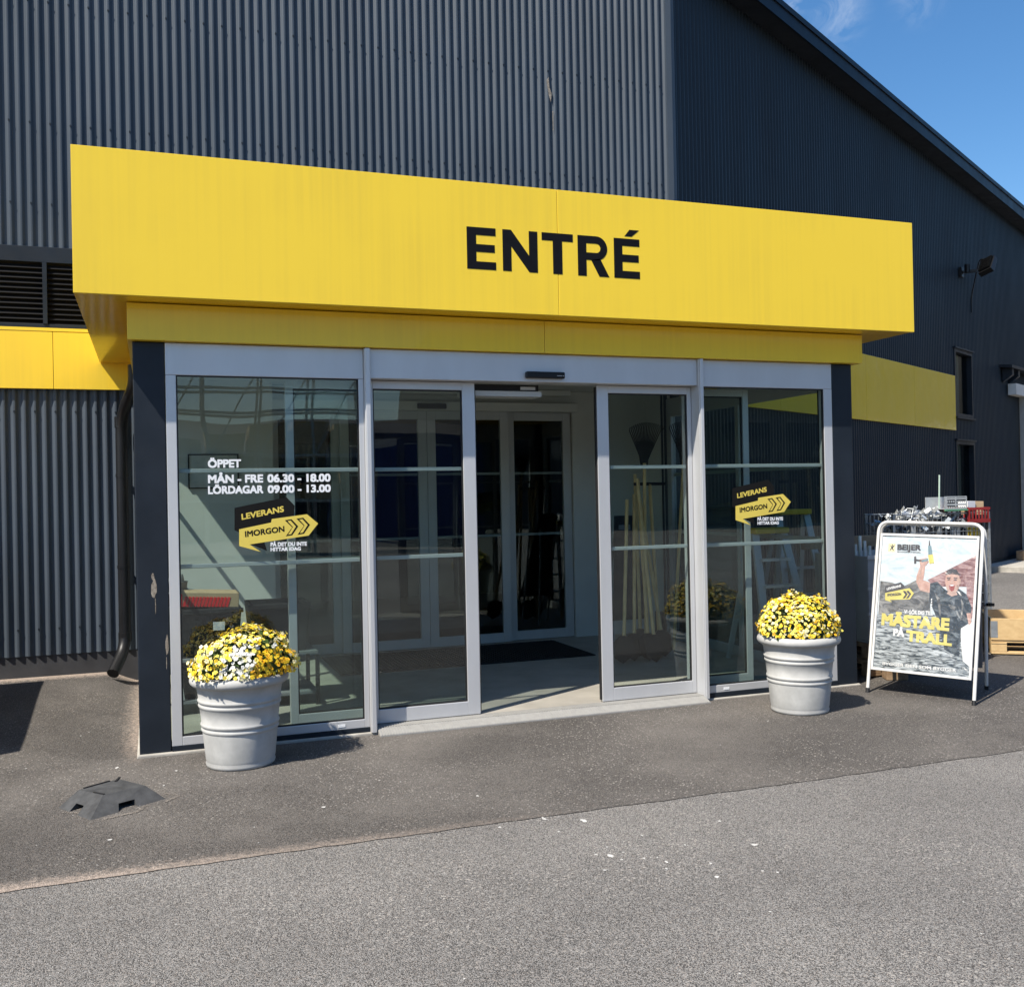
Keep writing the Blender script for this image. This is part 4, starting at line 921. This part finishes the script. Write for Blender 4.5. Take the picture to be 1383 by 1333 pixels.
shp(4, 4, [(515, 610), (560, 600), (600, 640), (640, 665), (680, 640), (720, 670), (748, 740), (735, 820), (690, 850), (680, 1000), (600, 960), (560, 800), (515, 700)])
shp(5, 5, [(440, 600), (442, 570), (466, 505), (492, 510), (486, 560), (480, 590), (520, 605), (517, 660), (460, 640)])
shp(5, 6, [(458, 478), (500, 470), (512, 492), (495, 512), (462, 508)])
shp(5, 5, [(720, 770), (742, 770), (746, 820), (732, 835)])
head = [(608, 560), (640, 545), (672, 556), (684, 590), (680, 630), (660, 660), (636, 664), (614, 645), (604, 605)]
shp(5, 6, head); shp(12, 7, [(606, 615), (622, 625), (640, 606), (664, 625), (681, 615), (678, 640), (660, 662), (636, 666), (614, 648)])
shp(6, 8, [(606, 566), (616, 540), (642, 530), (668, 538), (682, 562), (645, 552)])
shp(11, 8, [(624, 622), (642, 612), (658, 622), (652, 648), (638, 654), (628, 642)]); shp(8, 9, [(627, 622), (642, 615), (655, 622), (642, 626)])
shp(6, 8, [(618, 588), (632, 586), (632, 592), (618, 594)]); shp(6, 8, [(652, 588), (668, 590), (668, 596), (652, 594)]); shp(12, 8, [(640, 590), (646, 590), (650, 610), (636, 610)])
shp(12, 7, [(684, 585), (690, 592), (688, 612), (682, 618)]); shp(12, 5, [(620, 655), (664, 655), (672, 672), (640, 680), (612, 664)])
shp(12, 7, [(668, 560), (682, 575), (684, 600), (676, 640), (668, 650), (672, 600)]); shp(6, 9, [(614, 580), (634, 577), (635, 582), (615, 585)]); shp(6, 9, [(650, 578), (672, 582), (672, 587), (651, 583)])
shp(12, 7, [(470, 515), (476, 515), (462, 590), (452, 600), (456, 560)]); shp(12, 7, [(462, 640), (517, 650), (517, 660), (460, 646)])
for k in range(4): shp(12, 7, [(464 + k * 12, 478 - k * 2), (467 + k * 12, 477 - k * 2), (468 + k * 11, 508), (465 + k * 11, 509)])
shp(6, 7, [(612, 556), (676, 553), (690, 566), (676, 566), (640, 560), (614, 564)])
shp(2, 5, [(540, 650), (575, 690), (580, 780), (572, 780), (560, 700)]); shp(2, 5, [(690, 690), (705, 720), (695, 800), (686, 810), (694, 740)]); shp(2, 5, [(620, 720), (660, 735), (655, 760), (630, 740)])
shp(7, 7, [(508, 455), (535, 452), (542, 500), (516, 502)]); shp(9, 7, [(508, 405), (526, 405), (533, 452), (510, 454)]); shp(9, 7, [(470, 482), (508, 474), (508, 488), (472, 494)]); shp(6, 7, [(513, 375), (517, 375), (521, 405), (512, 405)])
shp(6, 7, [(428, 462), (440, 460), (440, 500), (428, 500)]); shp(6, 7, [(440, 476), (470, 482), (470, 490), (440, 486)])
for k in range(5): shp(8, 6, [(525, 690 + k * 14), (532, 690 + k * 14), (531, 700 + k * 14), (524, 700 + k * 14)])
shp(10, 3, [(277, 388), (318, 388), (316, 434), (273, 432)])
for q in ([(296, 393), (302, 393), (302, 402), (296, 402)], [(284, 400), (300, 404), (312, 396), (314, 400), (303, 412), (309, 428), (304, 429), (297, 416), (287, 427), (283, 424), (294, 409)]): shp(6, 4, q)
shp(6, 4, [(258, 622), (350, 600), (372, 618), (360, 640), (258, 668)]); shp(7, 5, [(258, 656), (362, 638), (402, 632), (427, 660), (404, 692), (258, 694)]); shp(7, 5, [(258, 694), (285, 693), (300, 706)])
for x in (0, 20): shp(6, 6, [(362 + x, 648), (376 + x, 646), (392 + x, 664), (378 + x, 666)]); shp(6, 6, [(378 + x, 666), (392 + x, 664), (376 + x, 686), (362 + x, 687)])
po_ = ps.build('poster', PM, sg)
def ptxt(k, s_, q, lay=8, bold=.045): put_text(MB(), s_, [pc(x, y, lay) for x, y in q], bold).build('poster_lettering', (PM[6], PM[8], PM[7])[k], po_)
ptxt(0, 'BEIJER', [(330, 393), (468, 399), (467, 430), (329, 424)]); ptxt(0, 'BYGGMATERIAL', [(330, 431), (467, 437), (467, 443), (330, 437)], bold=.02)
ptxt(1, 'LEVERANS', [(268, 628), (352, 612), (353, 625), (268, 642)]); ptxt(0, 'IMORGON', [(272, 660), (354, 656), (354, 670), (272, 674)])
ptxt(1, 'VI GÖR DIG TILL', [(372, 748), (536, 758), (535, 780), (371, 769)]); ptxt(2, 'MÄSTARE', [(240, 763), (630, 796), (626, 864), (236, 826)], 9, .055); ptxt(1, 'PÅ', [(310, 845), (375, 851), (372, 892), (307, 884)], 9, .055)
ptxt(2, 'TRALL', [(385, 855), (643, 884), (640, 943), (382, 912)], 9, .055); ptxt(1, 'BYGGER DEN SOM BYGGER', [(246, 1018), (665, 1060), (664, 1077), (245, 1034)], 6, .02)

film = glass('clear_poster_film', (.97, .97, .97), .05, .5)
for n_ in film.node_tree.nodes:
    if n_.type == 'TEX_NOISE': n_.inputs['Scale'].default_value = 7.0; n_.inputs['Detail'].default_value = 3; n_.inputs['Distortion'].default_value = 1.2
    if n_.type == 'BUMP': n_.inputs['Strength'].default_value = .7; n_.inputs['Distance'].default_value = .02
    if n_.type == 'BSDF_GLOSSY': n_.inputs['Roughness'].default_value = .34
mb = MB(); mb.add([fp(s0p, z1p, .0075), fp(s1p, z1p, .0075), fp(s1p, z0p, .0075), fp(s0p, z0p, .0075)], [(0, 1, 2, 3)]); mb.build('clear_film', film, sg)

# ================================================================== RUBBER BLOCK on the pavement
def gnd(u, v, z=-.03):
    d = FW + RT * ((u - CX) / F_PX) - UP * ((v - CY) / F_PX); return CAM + d * ((z - CAM.z) / d.z)
rbk = thing('rubber_block', 'worn dark rubber barrier foot with notched edges lying on the asphalt', 'rubber foot', (.05, -1.0, -.03))
Bq = [gnd(122, 1107), gnd(224, 1078), gnd(172, 1057), gnd(79, 1090)]; zt = .045
Tq = [gnd(139, 1073, zt), gnd(196, 1060, zt), gnd(160, 1051, zt), gnd(106, 1066, zt)]
mb = MB()
def notch_side(b0, b1, t0, t1, u0, u1, h):
    P = lambda u, k: b0.lerp(b1, u).lerp(t0.lerp(t1, u), k)
    mb.add([P(0, 0), P(u0, 0), P(u0, h), P(u1, h), P(u1, 0), P(1, 0), t1, t0], [(0, 1, 2, 7), (2, 3, 6, 7), (3, 4, 5, 6)])
    ctr = (Bq[0] + Bq[2]) / 2; i0, i1, i2, i3 = P(u0, 0), P(u0, h), P(u1, h), P(u1, 0); n_ = (ctr - (b0 + b1) / 2); n_.z = 0; n_ *= .35
    mb.add([i0, i1, i2, i3, i0 + n_, i1 + n_, i2 + n_, i3 + n_], [(0, 1, 5, 4), (1, 2, 6, 5), (2, 3, 7, 6)])
notch_side(Bq[0], Bq[1], Tq[0], Tq[1], .36, .62, .42); notch_side(Bq[1], Bq[2], Tq[1], Tq[2], .36, .62, .42); notch_side(Bq[2], Bq[3], Tq[2], Tq[3], .36, .62, .42); notch_side(Bq[3], Bq[0], Tq[3], Tq[0], .34, .60, .42)
mb.flat([Tq[0], Tq[1], Tq[2], Tq[3]]); mb.build('block', Mt['rubber_block'], rbk, bevel=.004, fix=True)
mb = MB(); n_ = Vector((0, 0, 1))
def slot_dark_bar(c, a, b): c, d_ = Vector(c), (Vector(b) - Vector(a)).normalized(); mb.obox(c, d_, n_.cross(d_), n_, (Vector(b) - Vector(a)).length / 2, .006, .0035)
slot_dark_bar(Tq[0].lerp(Tq[3], .24).lerp(Tq[1], .04), Tq[0], Tq[0].lerp(Tq[3], .42)); slot_dark_bar(Tq[2].lerp(Tq[0], .06) + Vector((0, 0, .001)), Tq[2].lerp(Tq[0], -.08), Tq[2].lerp(Tq[0], .20)); slot_dark_bar(Tq[3].lerp(Tq[2], .45) + Vector((0, 0, .001)), Tq[3].lerp(Tq[2], .15), Tq[3].lerp(Tq[2], .8))
mb.build('slot_dark_bar', Mt['void'], rbk, each=True)  # near-black bars that stand for the dark inside the slots

mb = MB()
def grit_line(p, q, w_):
    n = 22; d = (q - p); sd = Vector((-d.y, d.x, 0)).normalized(); zz = Vector((0, 0, .0034))
    for i in range(n):
        if random.random() < .12: continue
        a = p + d * (i / n); b = p + d * ((i + 1.05) / n); wa, wb = w_ * random.uniform(.3, 1.2), w_ * random.uniform(.3, 1.2); o1, o2 = random.uniform(-.01, .01), random.uniform(-.01, .01)
        mb.flat([a + sd * (wa + o1) + zz, a + sd * (o1 - wa) + zz, b + sd * (o2 - wb) + zz, b + sd * (wb + o2) + zz])
grit_line(gnd(140, 1106), gnd(186, 1096), .012); grit_line(gnd(186, 1096), gnd(196, 1088), .010); grit_line(gnd(222, 1083), gnd(243, 1074), .010); grit_line(gnd(243, 1074), gnd(222, 1071), .007); grit_line(gnd(84, 1097), gnd(108, 1098), .012)
tag(mb.build('grit', mat('pale_sandy_grit', (.26, .225, .19), .95, col2=(.12, .108, .096), vscale=70)), 'pale sandy grit traced round the rubber barrier foot', 'grit', kind='stuff')

# ================================================================== GOODS ALONG THE GABLE WALL
def pallet(x, y, z, rot, lab, L_=1.2, W_=.8, group=None, woodm='old_wood'):
    p = thing('pallet', lab, 'pallet', (x, y, z), group); ca, sa = math.cos(rot), math.sin(rot)
    ux, uy, uz = Vector((ca, sa, 0)), Vector((-sa, ca, 0)), Vector((0, 0, 1)); c = Vector((x, y, z))
    mb = MB()
    for k in range(5): mb.obox(c + uy * (-W_ / 2 + .07 + k * (W_ - .14) / 4) + uz * .133, ux, uy, uz, L_ / 2, .06, .011)
    mb.build('deck_board', Mt[woodm], p, bevel=.003, each=True)
    mb = MB()
    for i in (-1, 0, 1):
        for j in (-1, 0, 1): mb.obox(c + ux * i * (L_ / 2 - .07) + uy * j * (W_ / 2 - .05) + uz * .072, ux, uy, uz, .07, .045, .0385)
    mb.build('block', Mt[woodm], p, bevel=.003, each=True)
    mb = MB()
    for j in (-1, 0, 1): mb.obox(c + uy * j * (W_ / 2 - .05) + uz * .022, ux, uy, uz, L_ / 2, .045, .011)
    for i in (-1, 0, 1): mb.obox(c + ux * i * (L_ / 2 - .07) + uz * .1155, ux, uy, uz, .07, W_ / 2, .005)
    mb.build('bottom_board', Mt[woodm], p, bevel=.003, each=True)
    return p, (ux, uy, uz, c)
# pallet with a pine collar, far right
pp = gnd(1339, 884); _, (ux, uy, uz, c) = (None, (Vector((.80, -.60, 0)), Vector((.60, .80, 0)), Vector((0, 0, 1)), None))
c = pp + ux * .60 + uy * .40; rot = math.atan2(ux.y, ux.x)
pallet(c.x, c.y, -.03, rot, 'fresh pine pallet under the wooden collar', woodm='pine')
co_ = thing('pallet_collar', 'pale pine collar standing on the fresh pallet', 'pallet collar', (c.x, c.y, .115))
mb = MB(); h2 = .105
cc = Vector((c.x, c.y, .116 + h2))
mb.obox(cc - uy * .39, ux, uy, uz, .60, .010, h2); mb.obox(cc + uy * .39, ux, uy, uz, .60, .010, h2); mb.obox(cc - ux * .59, ux, uy, uz, .010, .379, h2); mb.obox(cc + ux * .59, ux, uy, uz, .010, .379, h2)
mb.build('board', Mt['pine'], co_, bevel=.003, each=True)
mb = MB()
for sx in (-1, 1):
    for sy in (-1, 1):
        mb.obox(cc + ux * sx * .601 + uy * sy * .36, ux, uy, uz, .0015, .03, .08); mb.obox(cc + ux * sx * .57 + uy * sy * .401, ux, uy, uz, .03, .0015, .08)
mb.build('hinge', Mt['steel'], co_, each=True)
# stacked pallets under the grey bin behind the sign
bx, by = 6.72, .585
pallet(bx, by, -.028, .0, 'weathered pallet lowest in the stack behind the sandwich board', group='stacked pallets behind the sandwich board'); pallet(bx + .02, by + .02, .118, .0, 'weathered pallet second in the stack behind the sandwich board', group='stacked pallets behind the sandwich board')
bn = thing('grey_bin', 'grey steel bin with a paler top edge on the stacked pallets', 'bin', (bx, by, .265))
mb = MB(); x0, x1, y0, y1 = bx - .56, bx + .56, by - .37, by + .37
for aa in ((x0, x1, y0, y0 + .012), (x0, x1, y1 - .012, y1), (x0, x0 + .012, y0 + .0125, y1 - .0125), (x1 - .012, x1, y0 + .0125, y1 - .0125)): mb.box(*aa, .285, 1.02)
mb.box(x0, x1, y0, y1, .264, .284); mb.build('body', Mt['bin_grey'], bn, bevel=.004)
mb = MB()
for z in (.74, .52): mb.box(x0 - .012, x1 + .012, y0 - .012, y0 - .0005, z - .012, z + .012)
mb.box(x0 - .014, x1 + .014, y0 - .014, y0 - .0005, .995, 1.03); mb.build('rim', mat('pale_rim', (.5, .51, .51), .45), bn)
tb = thing('steel_tubes', 'bunch of galvanised tubes standing in the grey bin', 'tubes', (bx - .42, by, .29))
mb = MB()
for k in range(5): mb.tube([(x0 + .12 + .035 * k, by - .25 + .10 * k, .29), (x0 + .16 + .030 * k, by - .20 + .10 * k, 1.10 + .04 * (k % 3))], .016, 8)
mb.build('tube', Mt['bright_steel'], tb, each=True)
bdw = MB(); bdw.obox((bx - .05, by + .43, 1.105), (1, .05, 0), (0, 1, 0), (0, 0, 1), .62, .03, .055); bdw.obox((bx - .05, by + .43, .51), (1, 0, 0), (0, 1, 0), (0, 0, 1), .03, .03, .539)
tag(bdw.build('timber_rail', Mt['old_wood'], None, bevel=.004), 'red brown timber board on a post behind the grey bin', 'board')
blk = MB(); pb = gnd(1212, 918); blk.obox((pb.x + .02, pb.y + .05, .035), (.9, -.4, 0), (.4, .9, 0), (0, 0, 1), .09, .07, .063)
tag(blk.build('wood_block', Mt['old_wood'], None, bevel=.004), 'brown wooden block on the ground under the sandwich board', 'block')
# wire cage full of brackets
cx_, cy_ = 8.50, 2.25; cage = thing('wire_cage', 'galvanised wire cage heaped with metal fittings behind the sandwich board', 'cage', (cx_, cy_, -.03))
hw, hd, z0, z1 = .66, .22, .12, 1.33; cb_ = cy_ - .20
mb = MB()
for sx in (-1, 1):
    for sy in (-1, 1): mb.box(cx_ + sx * hw - .015, cx_ + sx * hw + .015, cb_ + sy * hd - .015, cb_ + sy * hd + .015, -.03, z1)
mb.build('post', Mt['steel'], cage, each=True)
mb = MB()
for sy in (-1, 1):
    y = cb_ + sy * hd; x = cx_ - hw
    while x <= cx_ + hw + .001: mb.tube([(x, y, z0), (x, y, z1)], .003, 5, caps=False); x += .06
    z = z0
    while z <= z1 + .001: mb.tube([(cx_ - hw, y - .004, z), (cx_ + hw, y - .004, z)], .0035 if z < z1 - .05 else .006, 5, caps=False); z += .1
for sx in (-1, 1):
    x = cx_ + sx * hw; y = cb_ - hd
    while y <= cb_ + hd + .001: mb.tube([(x, y, z0), (x, y, z1)], .003, 5, caps=False); y += .06
    z = z0
    while z <= z1 + .001: mb.tube([(x - .004, cb_ - hd, z), (x - .004, cb_ + hd, z)], .0035, 5, caps=False); z += .1
mb.build('mesh', Mt['steel'], cage)
mb = MB(); mb.box(cx_ - hw + .01, cx_ + hw - .01, cb_ - hd + .01, cb_ + hd - .01, .09, .12); mb.build('base', Mt['steel'], cage)
rnd = random.Random(21)
mb = MB()
for k in range(330):
    x = cx_ + rnd.uniform(-.58, .38); y = cy_ + rnd.uniform(-.40, .0); z = 1.14 + .20 * (1 - abs(x - cx_ + .1) / .9) * rnd.random() + rnd.uniform(0, .05)
    a = Vector((rnd.gauss(0, 1), rnd.gauss(0, .5), rnd.gauss(0, .35))).normalized(); b_ = a.orthogonal().normalized(); c_ = a.cross(b_)
    mb.k = rnd.choice((0, 0, 1, 1, 1, 3)); l_ = rnd.uniform(.03, .10)
    mb.obox((x, y, z), a, b_, c_, l_, rnd.uniform(.006, .018), .002)
    if rnd.random() < .5: mb.obox(Vector((x, y, z)) + a * l_ + c_ * .03, c_, b_, a, .035, .02, .0025)
for k in range(9):
    x = cx_ - .62 + k * .12; mb.k = rnd.choice((0, 1, 3)); mb.box(x, x + .05, cy_ - .38, cy_ - .3, .15, 1.1 + rnd.uniform(-.05, .1))
for k in range(14):
    x = cx_ + .02 + k * .045; mb.k = (0, 3)[k % 2]; mb.tube([(x, cy_ - .36, .2), (x, cy_ - .36, 1.20)], .022, 8)
o = mb.build('metal_fittings', [Mt['steel'], Mt['bright_steel'], Mt['decal_white'], Mt['crate']]); o['kind'] = 'stuff'
tag(o, 'tangled heap of loose metal brackets and fittings in the wire cage', 'fittings')
pf = thing('perforated_box', 'perforated zinc box with a green edge lying on the cage', 'box', (cx_ + .22, cy_, 1.34))
mb = MB()
x0, x1 = cx_ + .03, cx_ + .33
for i in range(10):
    for j in range(4): mb.box(x0 + i * .03, x0 + i * .03 + .018 + .012 * (j % 2), cy_ - .44, cy_ - .436, 1.375 + j * .032, 1.375 + j * .032 + .02)
for z in (1.365, 1.497): mb.box(x0, x1 + .01, cy_ - .4405, cy_ - .4355, z, z + .012)
for x in (x0, x0 + .15, x1): mb.box(x, x + .012, cy_ - .441, cy_ - .435, 1.3775, 1.4965)
mb.box(x0, x1 + .01, cy_ - .4345, cy_ - .15, 1.366, 1.372); mb.box(x0, x1 + .01, cy_ - .15, cy_ - .145, 1.366, 1.50); mb.build('perforated_sheet', Mt['bright_steel'], pf)
mb = MB(); mb.box(x0, x1 + .01, cy_ - .46, cy_ - .43, 1.347, 1.364); mb.build('green_edge', Mt['green'], pf)
rod = MB(); rod.tube([(cx_ + .13, cy_ - .2, .13), (cx_ + .19, cy_ - .2, 1.75)], .009, 8); tag(rod.build('thin_rod', mat('pale_green_rod', (.45, .58, .50), .4), None), 'thin pale rod standing up out of the wire cage', 'rod')
rc = thing('red_crate', 'small red plastic crate with cartons hung on the cage end', 'crate', (cx_ + .7, cy_ - .2, 1.2))
mb = MB(); x0, x1, y0, y1, za, zb_ = cx_ + .355, cx_ + .655, cy_ - .46, cy_ - .05, 1.22, 1.38
mb.box(x0, x1, y0, y1, za - .01, za)
for z in (za, zb_ - .03):
    mb.box(x0, x1, y0, y0 + .012, z + .001, z + .03); mb.box(x0, x1, y1 - .012, y1, z + .001, z + .03); mb.box(x0, x0 + .012, y0 + .0121, y1 - .0121, z + .001, z + .03); mb.box(x1 - .012, x1, y0 + .0121, y1 - .0121, z + .001, z + .03)
x = x0 + .001
while x < x1 - .02: mb.box(x, x + .012, y0 + .001, y0 + .011, za + .0311, zb_ - .0291); x += .045
for y in (y0 + .02, y0 + .14, y0 + .26, y1 - .04): mb.box(x1 - .011, x1 - .001, y, y + .014, za + .0311, zb_ - .0291); mb.box(x0 + .001, x0 + .011, y, y + .014, za + .0311, zb_ - .0291)
mb.build('body', Mt['red'], rc)
mb = MB(); mb.obox((x0 + .10, y0 + .14, 1.40), (1, .2, 0), (-.2, 1, 0), (0, 0, 1), .07, .06, .05); mb.build('white_package', Mt['decal_white'], rc); mb = MB(); mb.obox((x0 + .24, y0 + .2, 1.37), (1, -.2, 0), (.2, 1, 0), (0, 0, 1), .08, .09, .075); mb.build('brown_package', Mt['card'], rc)
yb = MB(); yb.obox((cx_ + .48, cy_ - .3, 1.11), (1, 0, 0), (0, 1, 0), (0, 0, 1), .10, .08, .05); yb.obox((cx_ + .48, cy_ - .3, .62), (1, 0, 0), (0, 1, 0), (0, 0, 1), .09, .07, .43); tag(yb.build('yellow_carton', Mt['ladder_yellow'], None, bevel=.004), 'stack of yellow cartons inside the cage below the red crate', 'carton')
# timber lying on the slab, far right
tl = MB(); p = w2(13.6, .32, .08); tl.obox(p + Vector((0, 0, .10)), DW, NW, (0, 0, 1), .95, .14, .10); tag(tl.build('timber_baulk', Mt['old_wood'], None, bevel=.01), 'thick weathered timber baulk lying on the pale slab by the gable wall', 'timber')

# white spots on the asphalt
mb = MB(); rnd = random.Random(5)
SP = [(437, 1089, 5), (645, 1074, 4), (735, 1105, 5), (788, 1107, 7), (805, 1153, 4), (825, 1155, 6), (842, 1150, 3), (840, 1160, 3), (870, 1158, 3), (900, 1163, 4), (900, 1172, 3), (1020, 1140, 7), (972, 1108, 4), (925, 1140, 3), (960, 1165, 4), (968, 1183, 5), (1030, 1175, 4), (1050, 1177, 3), (817, 1174, 3), (158, 1036, 6), (109, 993, 3), (148, 1133, 5), (35, 1037, 3), (1037, 973, 4), (733, 1103, 3), (675, 1116, 5), (820, 1143, 3), (512, 1053, 2), (541, 1055, 3), (120, 988, 3), (238, 1040, 4), (221, 1060, 3), (1040, 1230, 3), (867, 1127, 3), (755, 1122, 3), (888, 1157, 2), (879, 1157, 2)]
for u, v, r in SP:
    zz = gnd(u, v); zg = (ground_z(zz.x, zz.y) + .002) if zz.y > -2.1 else -.0322; p = gnd(u, v, zg)
    splat(mb, p, (1, 0, 0), (0, 1, 0), r * .0026, r * .0034 * rnd.uniform(.7, 1.3), 11, .55)
for k in range(170):
    u, v = rnd.uniform(0, 1383), rnd.uniform(985, 1320) if k < 90 else rnd.uniform(930, 1120); zz = gnd(u, v)
    if not (.2 < zz.x < 5.9 and zz.y > -.1): splat(mb, (zz.x, zz.y, (ground_z(zz.x, zz.y) + .002) if zz.y > -2.1 else -.0322), (1, 0, 0), (0, 1, 0), rnd.uniform(.002, .006), rnd.uniform(.002, .006), 7, .5)
tag(mb.build('white_spots', Mt['dropping']), 'small dried white spots scattered over the asphalt', 'spots', kind='stuff')

# ================================================================== OUT OF THE FRAME: an invented caster for the shadow at left and what the glass reflects
tp = thing('shade_caster_pack', 'made-up pack of sawn boards out of view, added to shade the asphalt', 'added shade caster', (-2.3, 1.1, -.03))  # unseen pack, added only to throw the ground shadow at left
mb = MB()
for k in range(14):
    for j in range(8): mb.box(-3.1 + .194 * j, -3.1 + .194 * j + .19, -.05 + .004 * ((k * 3 + j) % 4), 2.24 - .004 * ((k + j) % 4), .10 + .1 * k, .10 + .1 * k + .092)
mb.build('boards', Mt['pine'], tp)
mb = MB()
for y in (.3, 1.9): mb.box(-3.1, -1.56, y, y + .1, -.03, .099)
mb.build('bearer', Mt['old_wood'], tp, each=True)
ct = thing('blue_container', 'dark blue steel container across the yard, mirrored in the doors', 'container', (10.5, -28, -.03))
mb = MB(); corr(mb, (7.5, -26.5, 0), (1, 0, 0), (0, 1, 0), 0, 6.0, .12, 3.7, .28, .02, 8); mb.box(7.4, 7.5, -29, -26.49, -.03, 3.8); mb.box(13.5, 13.6, -29, -26.49, -.03, 3.8); mb.box(7.5, 13.5, -29, -26.48, 3.7, 3.82); mb.box(7.5, 13.5, -29, -26.5, -.03, .12); mb.box(7.5, 13.5, -29, -28.9, .12, 3.7)
mb.build('body', Mt['blue'], ct)
shd = thing('yard_shed', 'long low grey shed across the yard', 'shed', (2, -40, -.03))
mb = MB(); mb.box(-40, 60, -46, -36, -.03, 3.6); mb.build('walls', Mt['far_wall'], shd)
mb = MB(); mb.prism([(-40.5, -35.5, 3.61), (-40.5, -41, 5.4), (-40.5, -46.5, 3.61)], (101, 0, 0)); mb.build('roof', Mt['far_roof'], shd, fix=True)
mb = MB()
for x in range(-36, 58, 8): mb.box(x, x + 4.2, -35.99, -35.96, -.02, 3.1)
mb.build('gate', Mt['navy'], shd, each=True)
rk = thing('storage_rack', 'tall steel storage rack mirrored behind the opening hours', 'rack', (3, -24, -.03))
mb = MB()
for i in range(7):
    for y in (-24, -25.2): mb.box(-3 + 1.6 * i, -2.92 + 1.6 * i, y, y + .08, -.03, 5.9)
for z in (1.6, 3.0, 4.3, 5.0, 5.75):
    for y in (-24, -25.2): mb.box(-3, 6.7, y + .09, y + .15, z, z + .08)
for i in range(6): mb.bar((-2.95 + 1.6 * i, -23.9, 3.0), (-1.4 + 1.6 * i, -23.9, 5.75), .05, .05)
mb.build('frame', Mt['steel'], rk)
mb = MB(); rnd = random.Random(3)
for z in (1.69, 3.09):
    x = -2.8
    while x < 6.0:
        w_ = rnd.uniform(.6, 1.3); mb.box(x, x + w_, -25.1, -23.95, z, z + rnd.uniform(.4, .95)); x += w_ + .15
mb.build('stored_goods', Mt['card'], rk)
th = thing('sky_block_hall', 'made-up dark hall out of view, added to keep sky out of the glass', 'hall', (32, -42, -.03))  # unseen hall added to block the sky's reflection in the door glass
mb = MB(); mb.box(15, 62, -54, -35.5, -.03, 9.0); mb.build('walls', Mt['plinth'], th)
mb = MB(); mb.prism([(14.5, -35, 9.01), (14.5, -45, 10.6), (14.5, -54.5, 9.01)], (48, 0, 0)); mb.build('roof', Mt['far_roof'], th, fix=True)
mb = MB()
for x in range(18, 60, 9): mb.box(x, x + 4.5, -35.48, -35.44, -.02, 4.2)
mb.build('gate', Mt['far_wall'], th, each=True)
eh = thing('reflector_hall', 'made-up tall hall out of view, added for the gable panels to mirror', 'hall', (41, 4, -.03))  # unseen hall added to replace sky reflections in the gable's yellow panels
mb = MB(); mb.box(38, 46, -14, 18.5, -.03, 9.5); mb.build('walls', mat('reflector_hall_wall', (.17, .165, .15), .7, var=.3, vscale=.4, vstretch=(1, 1, 3)), eh)
mb = MB(); mb.box(37.9, 37.99, -14, 18.4, 3.6, 3.95); mb.build('reflection_stripe', Mt['white_tube'], eh)  # stripe added to give the panels a bright reflected streak
mb = MB()
for y in range(-12, 16, 7): mb.box(37.93, 37.99, y, y + 4, -.02, 3.4)
mb.build('gate', Mt['navy'], eh, each=True)
